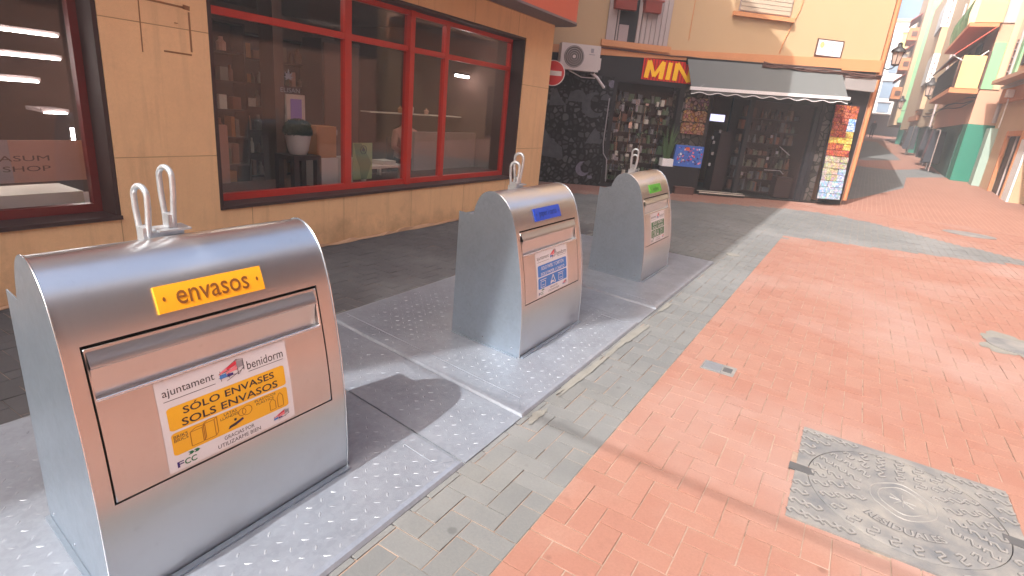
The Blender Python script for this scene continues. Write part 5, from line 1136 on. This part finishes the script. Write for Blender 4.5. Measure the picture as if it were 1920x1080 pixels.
# roller-shutter box, cables under the cornice
tag(by().box((6.56, 0.0, 2.53), (7.32, 0.16, 2.80)).build('shutter_box', 'ac_dull'), 'pale metal box right of the awning under the cornice', 'box')
m = by(); rnd = random.Random(6)
for q in range(6): m.tube([(4.6+k*0.28, 0.16+rnd.uniform(-0.02, 0.03), 2.865-0.012*q+rnd.uniform(-0.03, 0.03)) for k in range(11)], 0.013, 6)
for q in range(2): m.tube([(1.0+k*0.4, 0.05, 2.82+rnd.uniform(-0.012, 0.012)) for k in range(10)], 0.012, 6)
tag(m.build('cable_bundle', 'dkbrown', None, 50), 'bundle of brown cables sagging under the orange cornice', 'cable')
# wall lantern on the corner
def lantern(name, label, P0, side, sc=1.0, grp=None):
    t = thing(name, label, 'street lamp', P0, group=grp); x, y, z = P0; q = lambda a, b, c: (x+a*sc, y+b*sc, z+c*sc)
    m = MB(); m.lathe((x, y, z), [(0.095*sc, 0), (0.15*sc, 0.30*sc), (0.15*sc, 0.31*sc)], 6); m.build('glass_body', 'lampglass', t)
    m = MB()
    for k in range(6):
        a = 2*math.pi*k/6; m.tube([q(0.098*math.cos(a), 0.098*math.sin(a), 0), q(0.155*math.cos(a), 0.155*math.sin(a), 0.31)], 0.011*sc, 5)
    m.lathe((x, y, z-0.03*sc), [(0.02*sc, -0.03*sc), (0.1*sc, 0.0), (0.1*sc, 0.03*sc)], 12); m.build('cage', 'iron_b', t)
    MB().lathe((x, y, z+0.31*sc), [(0.19*sc, 0), (0.19*sc, 0.03*sc), (0.15*sc, 0.09*sc), (0.07*sc, 0.15*sc), (0.055*sc, 0.22*sc), (0.075*sc, 0.23*sc), (0.02*sc, 0.27*sc)], 18).build('cap', 'iron_b', t, 40)
    m = MB(); pts = [q(0, 0, -0.06), q(0, 0.05*side, -0.12), q(0, 0.16*side, -0.15), q(0, 0.28*side, -0.10), q(0, 0.33*side, 0.02)]; m.tube(pts, 0.016*sc, 8); m.box(q(-0.03, min(0.33*side, 0.36*side), -0.14), q(0.03, max(0.33*side, 0.36*side), 0.14)); m.build('bracket', 'iron_b', t, 50)
lantern('wall_lantern', 'black iron lantern on a bracket at the corner of the ochre building', (16.3, -0.16, 3.22), 1, 0.8, 'wall lanterns along the street')

# ================================================================== RIGHT SIDE OF THE STREET
def yr(x): return -3.95+0.03*(x-20)
r0 = thing('opposite_house', 'mauve plastered house with a salmon ground floor across the street', 'building', (-6, -4.5, 0))
MB().box((-28, -10, 2.5), (13.5, -4.0, 8.6)).build('wall', 'mauve', r0); MB().box((-28, -10, PZ-0.3), (13.5, -4.02, 2.5)).build('ground_wall', 'salmon', r0)
MB().box((-28, -9.9, 8.6), (13.4, -4.1, 10.2)).build('added_attic_wall', 'cream_w', r0)  # unseen cream storey, added so the inlet roofs mirror a pale band
for a in (-13, -9, -5, -1, 3, 7, 11):
    for z0 in (3.2, 6.0):
        wo = MB().box((a, -4.02, z0), (a+1.1, -3.96, z0+1.5)).build('window', 'dkbrown', r0); MB().box((a-0.08, -4.02, z0-0.1), (a+1.18, -3.9, z0-0.002)).build('sill', 'lilacw', wo)
r1 = thing('terrace_house', 'peach house with glazed doors at the right edge', 'building', (12, -4.6, 0))
m = MB(); m.prism([(13.6, yr(13.6), 2.2), (26.4, yr(26.4), 2.2), (26.4, -10, 2.2), (13.6, -10, 2.2)], (0, 0, 6.4)); m.build('wall', 'peach', r1)
m = MB()
for a, b in ((13.6, 19.6), (21.3, 22.1), (24.35, 26.4)): m.prism([(a, yr(a)-(0 if a > 15 else 0), PZ-0.3), (b, yr(b), PZ-0.3), (b, yr(b)-1.2, PZ-0.3), (a, yr(a)-1.2, PZ-0.3)], (0, 0, 2.2-PZ+0.3))
m.build('ground_wall', 'peach', r1)
m = MB(); m.prism([(21.35, yr(21.4)+0.0, 0.05), (22.05, yr(22)+0.0, 0.05), (22.05, yr(22)+0.05, 0.05), (21.35, yr(21.4)+0.05, 0.05)], (0, 0, 1.9)); m.build('white_door_frame', 'whitew', r1)
m = MB(); m.box((14, -5.6, PZ-0.2), (26, -5.5, 2.2)); m.build('inner_wall', 'shopdark', r1)
m = MB(); m.box((22.3, yr(23)-0.12, 0.0), (24.3, yr(23)-0.08, 2.05)); m.build('dark_glass_door', 'dark', r1); m = MB(); m.box((22.2, yr(23)-0.05, 0.0), (22.32, yr(23)+0.03, 2.2)); m.box((24.24, yr(23)-0.05, 0.0), (24.36, yr(23)+0.05, 2.2)); m.box((22.3, yr(23)-0.05, 2.05), (24.3, yr(23)+0.03, 2.2)); m.build('door_frame', 'orange', r1)
m = MB(); m.box((23.2, yr(23)-0.10, 0.0), (23.26, yr(23)-0.04, 2.05)); m.build('door_stile', 'lilac', r1)
m = MB(); m.prism([(14, yr(14)+0.002, 3.15), (26.4, yr(26.4)+0.002, 3.15), (26.4, yr(26.4)+0.12, 3.15), (14, yr(14)+0.12, 3.15)], (0, 0, 0.6)); m.build('orange_fascia', 'orange', r1)
m = MB(); m.prism([(14, yr(14), 3.75), (26.4, yr(26.4), 3.75), (26.4, yr(26.4)+0.5, 3.75), (14, yr(14)+0.5, 3.75)], (0, 0, 0.12)); m.build('balcony_slab', 'pink', r1)
m = MB()
for k in range(3): m.tube([(14+k2*1.4, yr(14+k2*1.4)+0.15, 3.72-0.05*k+0.03*math.sin(k2*2+k)) for k2 in range(10)], 0.02, 6)
tag(m.build('facade_cable', 'inkgrey', None, 50), 'grey cables along the orange fascia on the right', 'cable')
jb = thing('junction_box', 'small grey junction box hanging under the cables on the right', 'box', (24.6, yr(24.6)+0.15, 3.3)); MB().box((24.5, yr(24.6)+0.125, 3.25), (24.85, yr(24.6)+0.30, 3.48)).build('case', 'ac', jb); MB().tube([(24.68, yr(24.6)+0.2, 3.2), (24.68, yr(24.6)+0.2, 2.3)], 0.02, 6).build('conduit', 'ac', jb, 50)
# upper floors of r1: green and lilac bands, window grilles
for k, (a, b, mt) in enumerate(((25.95, 26.4, 'lgreen'), (23.0, 24.0, 'beige'), (20.5, 22, 'lgreen'))):
    m = MB(); m.prism([(a, yr(a)+0.001, 3.9), (b, yr(b)+0.001, 3.9), (b, yr(b)+0.06, 3.9), (a, yr(a)+0.06, 3.9)], (0, 0, 4.6)); m.build('coloured_pilaster', mt, r1)
MB().prism([(25.7, yr(26)-0.01, 0.0), (26.45, yr(26)-0.01, 0.0), (26.45, yr(26)+0.22, 0.0), (25.7, yr(26)+0.22, 0.0)], (0, 0, 2.3)).build('corner_pilaster', 'pteal', r1)
for a in (15, 17, 19.5, 24.95):
    m = MB(); m.box((a, yr(a)-0.02, 4.3), (a+0.6, yr(a)+0.04, 5.6)); wo = m.build('window', 'dkbrown', r1); g_ = MB()
    for k in range(5): g_.tube([(a+0.06+k*0.12, yr(a)+0.07, 4.3), (a+0.06+k*0.12, yr(a)+0.07, 5.6)], 0.012, 6)
    for k in range(5): g_.tube([(a, yr(a)+0.07, 4.35+k*0.3), (a+0.6, yr(a)+0.07, 4.35+k*0.3)], 0.012, 6)
    g_.build('grille', 'iron_b', wo)

r2 = thing('balcony_house', 'house with a teal painted foot and a yellow balcony panel', 'building', (32, -5, zg(32)))
X2, XE2 = 27.0, 38.0
m = MB(); m.prism([(X2, -3.05, 2.43), (XE2, -2.85, 2.43), (XE2, -9, 2.43), (X2, -9, 2.43)], (0, 0, 4.4)); m.build('wall', 'pink', r2)
m = MB(); m.prism([(X2, -3.05, 0), (X2+1.0, -3.03, 0), (X2+1.0, -9, 0), (X2, -9, 0)], (0, 0, 2.43)); m.build('teal_foot_wall', 'teal', r2)
m = MB(); m.box((28.0, -4.0, 0), (41, -3.0, 2.43)); m.build('recessed_shopfront', 'dteal', r2)
m = MB(); m.box((X2-0.2, -3.0, 3.45), (34.5, -2.15, 3.62)); m.build('balcony_floor', 'orange', r2)
m = MB(); m.box((X2-0.22, -2.95, 3.62), (X2-0.12, -2.28, 4.72)); m.build('balcony_end_panel', 'sand_y', r2)
m = MB(); m.box((X2-0.22, -3.05, 5.80), (X2-0.12, -2.3, 6.9)); m.build('balcony_end_panel', 'sand_y', r2)
m = MB(); m.box((X2-0.2, -3.0, 5.66), (34.5, -2.15, 5.80)); m.build('balcony_floor', 'orange', r2, label='upper balcony floor')
m = MB()
for k in range(30): m.tube([(X2+0.1+k*0.25, -2.2, 3.62), (X2+0.1+k*0.25, -2.2, 4.6)], 0.015, 5)
m.tube([(X2, -2.2, 4.6), (34.5, -2.2, 4.6)], 0.025, 6); m.tube([(X2, -2.2, 3.75), (34.5, -2.2, 3.75)], 0.02, 6); m.build('railing', 'iron_b', r2)
m = MB()
for k in range(60):
    a = random.uniform(28, 33.5); m.tube([(a, -2.2, 5.85), (a+random.uniform(-.2, .2), -2.15, 6.3), (a+random.uniform(-.3, .3), -2.2, 6.75)], 0.012, 4)
m.build('railing_scroll', 'grass', r2, label='curly iron railing with greenery')
m = MB(); m.box((X2-0.05, -3.06, 3.62), (X2+0.04, -3.0, 4.9)); m.box((29.4, -3.02, 3.62), (31, -2.97, 5.5)); m.box((32.4, -3.0, 3.62), (33.6, -2.93, 5.5)); m.build('balcony_door', 'dkbrown', r2)
for a, b, z0, z1, mt in ((-3.40, -3.06, 3.64, 5.2, 'lgreen'), (-3.42, -2.98, 5.82, 6.8, 'lilacw'), (-3.60, -3.42, 3.64, 6.8, 'beige')): MB().box((26.96, a, z0), (27.0, b, z1)).build('coloured_strip', mt, r2)
wo = MB().box((26.97, -3.82, 3.9), (27.0, -3.64, 5.3)).build('window', 'dkbrown', r2); g_ = MB()
for k in range(6): g_.tube([(26.94, -3.82, 4.0+k*0.24), (26.94, -3.64, 4.0+k*0.24)], 0.02, 5)
g_.build('grille', 'inkgrey', wo)
ra = thing('balcony_awning', 'red orange awning slung over the first floor balcony on the right', 'awning', (30, -2.6, 5))
m = MB(); m.prism([(X2-0.25, -2.95, 5.64), (34.5, -2.95, 5.64), (34.5, -2.0, 4.72), (X2-0.25, -2.0, 4.72)], (0, 0.02, 0.02)); m.build('canopy', 'redawn', ra); m = MB(); m.tube([(X2-0.25, -1.99, 4.7), (34.5, -1.99, 4.7)], 0.035, 8); m.build('front_bar', 'inkgrey', ra, 50)
m = MB(); m.tube([(X2-0.1, -1.99, 4.7), (X2-0.1, -2.5, 4.45), (X2-0.1, -2.95, 4.9)], 0.02, 6); m.build('folding_arm', 'awnw', ra, 50)

r3 = thing('grille_house', 'beige house with white pierced balcony ends', 'building', (50, -5, zg(50)))
m = MB(); m.prism([(39, -2.85, 2.6), (58, -2.2, 2.6), (58, -9, 2.6), (39, -9, 2.6)], (0, 0, 9)); m.build('wall', 'beige', r3)
m = MB(); m.box((41, -3.6, 0.3), (58, -2.85, 2.7)); m.build('recessed_shopfront', 'dteal', r3); m = MB()
for x in (46,): m.box((x, -3.5, 0.3), (x+0.9, -2.5, 2.7))
m.build('teal_foot_wall', 'teal', r3); m = MB(); m.prism([(45, -3.4, 3.05), (46, -2.45, 3.05), (50, -2.2, 3.05), (52, -2.6, 3.05), (52, -3.4, 3.05)], (0, 0, 0.3)); m.build('round_canopy', 'orange', r3)
for z0, z1, ya, yb2 in ((5.27, 6.95, -3.38, -2.3), (8.45, 9.95, -3.4, -2.2)):
    m = MB(); m.box((45, ya-0.3, z0), (49, yb2, z1)); bo = m.build('balcony', 'whitew', r3); h = MB()
    for i in range(5):
        for j in range(5): h.box((44.985, ya+0.12+i*0.19, z0+0.15+j*0.3), (44.998, ya+0.12+i*0.19+0.06, z0+0.15+j*0.3+0.13))
    h.build('pierced_hole', 'dkbrown', bo)
m = MB(); m.box((45.02, -3.7, 6.96), (49, -2.3, 8.44)); m.build('balcony_wall', 'peach', r3); m = MB(); m.box((45.02, -3.4, 3.7), (49, -2.4, 5.26)); m.build('balcony_wall', 'peach', r3)
r4 = thing('green_house', 'tall narrow house with a light green end wall', 'building', (64, -5, zg(60)))
m = MB(); m.prism([(60, -1.7, 3.0), (70, -1.5, 3.0), (70, -9, 3.0), (60, -9, 3.0)], (0, 0, 11.5)); m.build('wall', 'peach', r4)
m = MB(); m.box((59.9, -3.3, 3.6), (59.99, -2.0, 13.5)); m.build('green_wall_strip', 'lgreen', r4); m = MB(); m.box((60, -3.3, 0.8), (70, -2.9, 3.0)); m.build('ground_wall', 'dteal', r4)
m = MB(); m.box((59.4, -3.5, 3.2), (61, -1.9, 3.6)); m.build('canopy', 'lgreen', r4); m = MB(); m.box((59.5, -2.6, 0.8), (60.2, -2.2, 3.0)); m.build('teal_foot_wall', 'teal', r4)
for z0 in (5.2, 7.6, 10.0):
    m = MB(); m.box((62, -1.7, z0), (66, -0.95, z0+1.0)); bo = m.build('balcony', 'orange', r4); m = MB(); m.box((61.96, -1.6, z0+0.3), (61.99, -1.2, z0+0.7)); m.build('balcony_opening', 'dkbrown', bo)
    m = MB(); m.prism([(61.8, -1.6, z0+2.1), (66, -1.6, z0+2.1), (66, -0.9, z0+1.5), (61.8, -0.9, z0+1.5)], (0, 0.02, 0.02)); tag(m.build('balcony_awning', 'redawn'), {5.2: 'lowest', 7.6: 'middle', 10.0: 'highest'}[z0]+' of the small red awnings far down the street', 'awning', 'red awnings far down the street')
wh = thing('white_house', 'white building with grey windows closing the far end of the street', 'building', (82, 0, zg(80)))
m = MB(); m.box((80, -4, 4.6), (90, 4.5, 14.3)); m.build('wall', 'whitew', wh); m = MB(); m.box((79.9, -4, 14.3), (90.2, 4.6, 14.6)); m.build('roof_edge', 'beige', wh)
m = MB(); m.box((79.9, -4, 2.0), (80.5, -3.4, 4.6)); m.box((79.9, 1.2, 1.9), (80.4, 4.5, 4.6)); m.box((84, -4, 2.0), (84.2, 4, 4.6)); m.build('arcade', 'arc', wh)
for (a, b, z0, z1, mt) in ((-1.35, -0.1, 6.3, 8.1, 'wblue'), (-1.4, -0.2, 4.75, 5.8, 'wblue'), (-1.9, -0.75, 11.3, 13.2, 'yelw'), (-1.3, -0.3, 9.0, 10.3, 'wblue')):
    m = MB(); m.box((79.95, a, z0), (79.99, b, z1)); wo = m.build('window', mt, wh); MB().box((79.85, a-0.1, z1), (79.99, b+0.1, z1+0.12)).build('window_hood', 'inkgrey', wo)
m = MB(); m.box((79.6, -1.8, 11.0), (79.94, -1.2, 12.2)); m.build('orange_balcony', 'peach', wh)
tag(MB().box((58.5, -2.7, 3.2), (58.55, -2.3, 3.7)).build('lit_sign', 'purple'), 'small purple lit sign far down the street', 'sign')
lantern('wall_lantern', 'black lantern on the beige house halfway down the street', (40.0, -2.35, 4.2), -1, 1.6, 'wall lanterns along the street')
lantern('wall_lantern', 'small black lantern far down the street before the green house', (57.5, -1.75, 4.3), -1, 1.6, 'wall lanterns along the street')
# left side beyond the ochre building
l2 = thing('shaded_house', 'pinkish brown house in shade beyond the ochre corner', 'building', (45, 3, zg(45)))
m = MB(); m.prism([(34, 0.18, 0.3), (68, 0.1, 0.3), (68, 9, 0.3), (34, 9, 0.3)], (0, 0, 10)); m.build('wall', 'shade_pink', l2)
MB().box((33.9, 0.14, 10.0), (68, 9, 10.3)).build('roof_edge', 'dkbrown', l2)
# cable strung across the street (its shadow crosses the paving)
m = MB(); m.tube([(-2.83, 4.0, 6.1), (-2.88, 0.1, 5.95), (-2.95, -3.95, 6.1)], 0.013, 8); tag(m.build('overhead_cable', 'cableb', None, 50), 'cable strung across the street', 'cable')

for k, (x, lb) in enumerate(((30.5, 'nearest rack of dark dresses before the green shop front'), (34.0, 'second rack of clothes farther along the green shop front'), (43.0, 'far rack of clothes past the balcony house'))):
    y0 = -2.55 if x < 40 else -2.3; z0 = zg(x)
    t = thing('clothes_rack', lb, 'clothes rack', (x, y0, z0), group='clothes racks along the right side')
    m = MB(); m.tube([(x-0.7, y0, z0), (x-0.7, y0, z0+1.7), (x+0.7, y0, z0+1.75), (x+0.7, y0, z0)], 0.03, 6); m.build('rail', 'chrome', t, 50)
    rnd = random.Random(k)
    for j in range(8):
        xx = x-0.6+j*0.17; h = rnd.uniform(0.9, 1.35); m = MB(); m.prism([(xx, y0-0.22, z0+1.66), (xx, y0+0.22, z0+1.66), (xx, y0+0.3, z0+1.66-h), (xx, y0-0.3, z0+1.66-h)], (0.09, 0, 0)); m.build('dress', rnd.choice(('cloth', 'dkbrown', 'wood', 'cloth', 'plum', 'cloth')), t)
for k, x in enumerate((26.55, 38.4, 58.6)):
    m = MB(); m.tube([(x, -2.75 if x > 30 else yr(26.4)+0.06, 2.5), (x, -2.7 if x > 30 else yr(26.4)+0.06, 8.5)], 0.06, 8); tag(m.build('drainpipe', 'lilac', None, 50), ('pale drainpipe beside the yellow balcony panels', 'drainpipe between the balcony house and the beige house', 'drainpipe beside the tall green strip')[k], 'drainpipe')
m = MB()
for q in range(3): m.tube([(27+k2*2.2, -2.95+0.016*k2*2.2-0.02*q, 3.2+0.12*q-0.1*math.sin(k2*1.3+q)) for k2 in range(15)], 0.02, 5)
tag(m.build('facade_cable', 'cableb', None, 50), 'dark cables sagging along the houses above the clothes racks', 'cable')

# air: pale haze over the whole place, the far street fades in it
hz = MB().box((-41, -41, -1.3), (141, 41, 15.6)).build('haze', 'black', kind='stuff')
hm = bpy.data.materials.new('haze'); hm.use_nodes = True; hn = hm.node_tree; hn.nodes.remove(hn.nodes['Principled BSDF'])
pv = hn.nodes.new('ShaderNodeVolumePrincipled'); pv.inputs['Color'].default_value = (0.95, 0.95, 0.97, 1); pv.inputs['Density'].default_value = 0.006; pv.inputs['Anisotropy'].default_value = 0.2
hn.links.new(pv.outputs[0], hn.nodes['Material Output'].inputs['Volume']); hz.data.materials.clear(); hz.data.materials.append(hm)
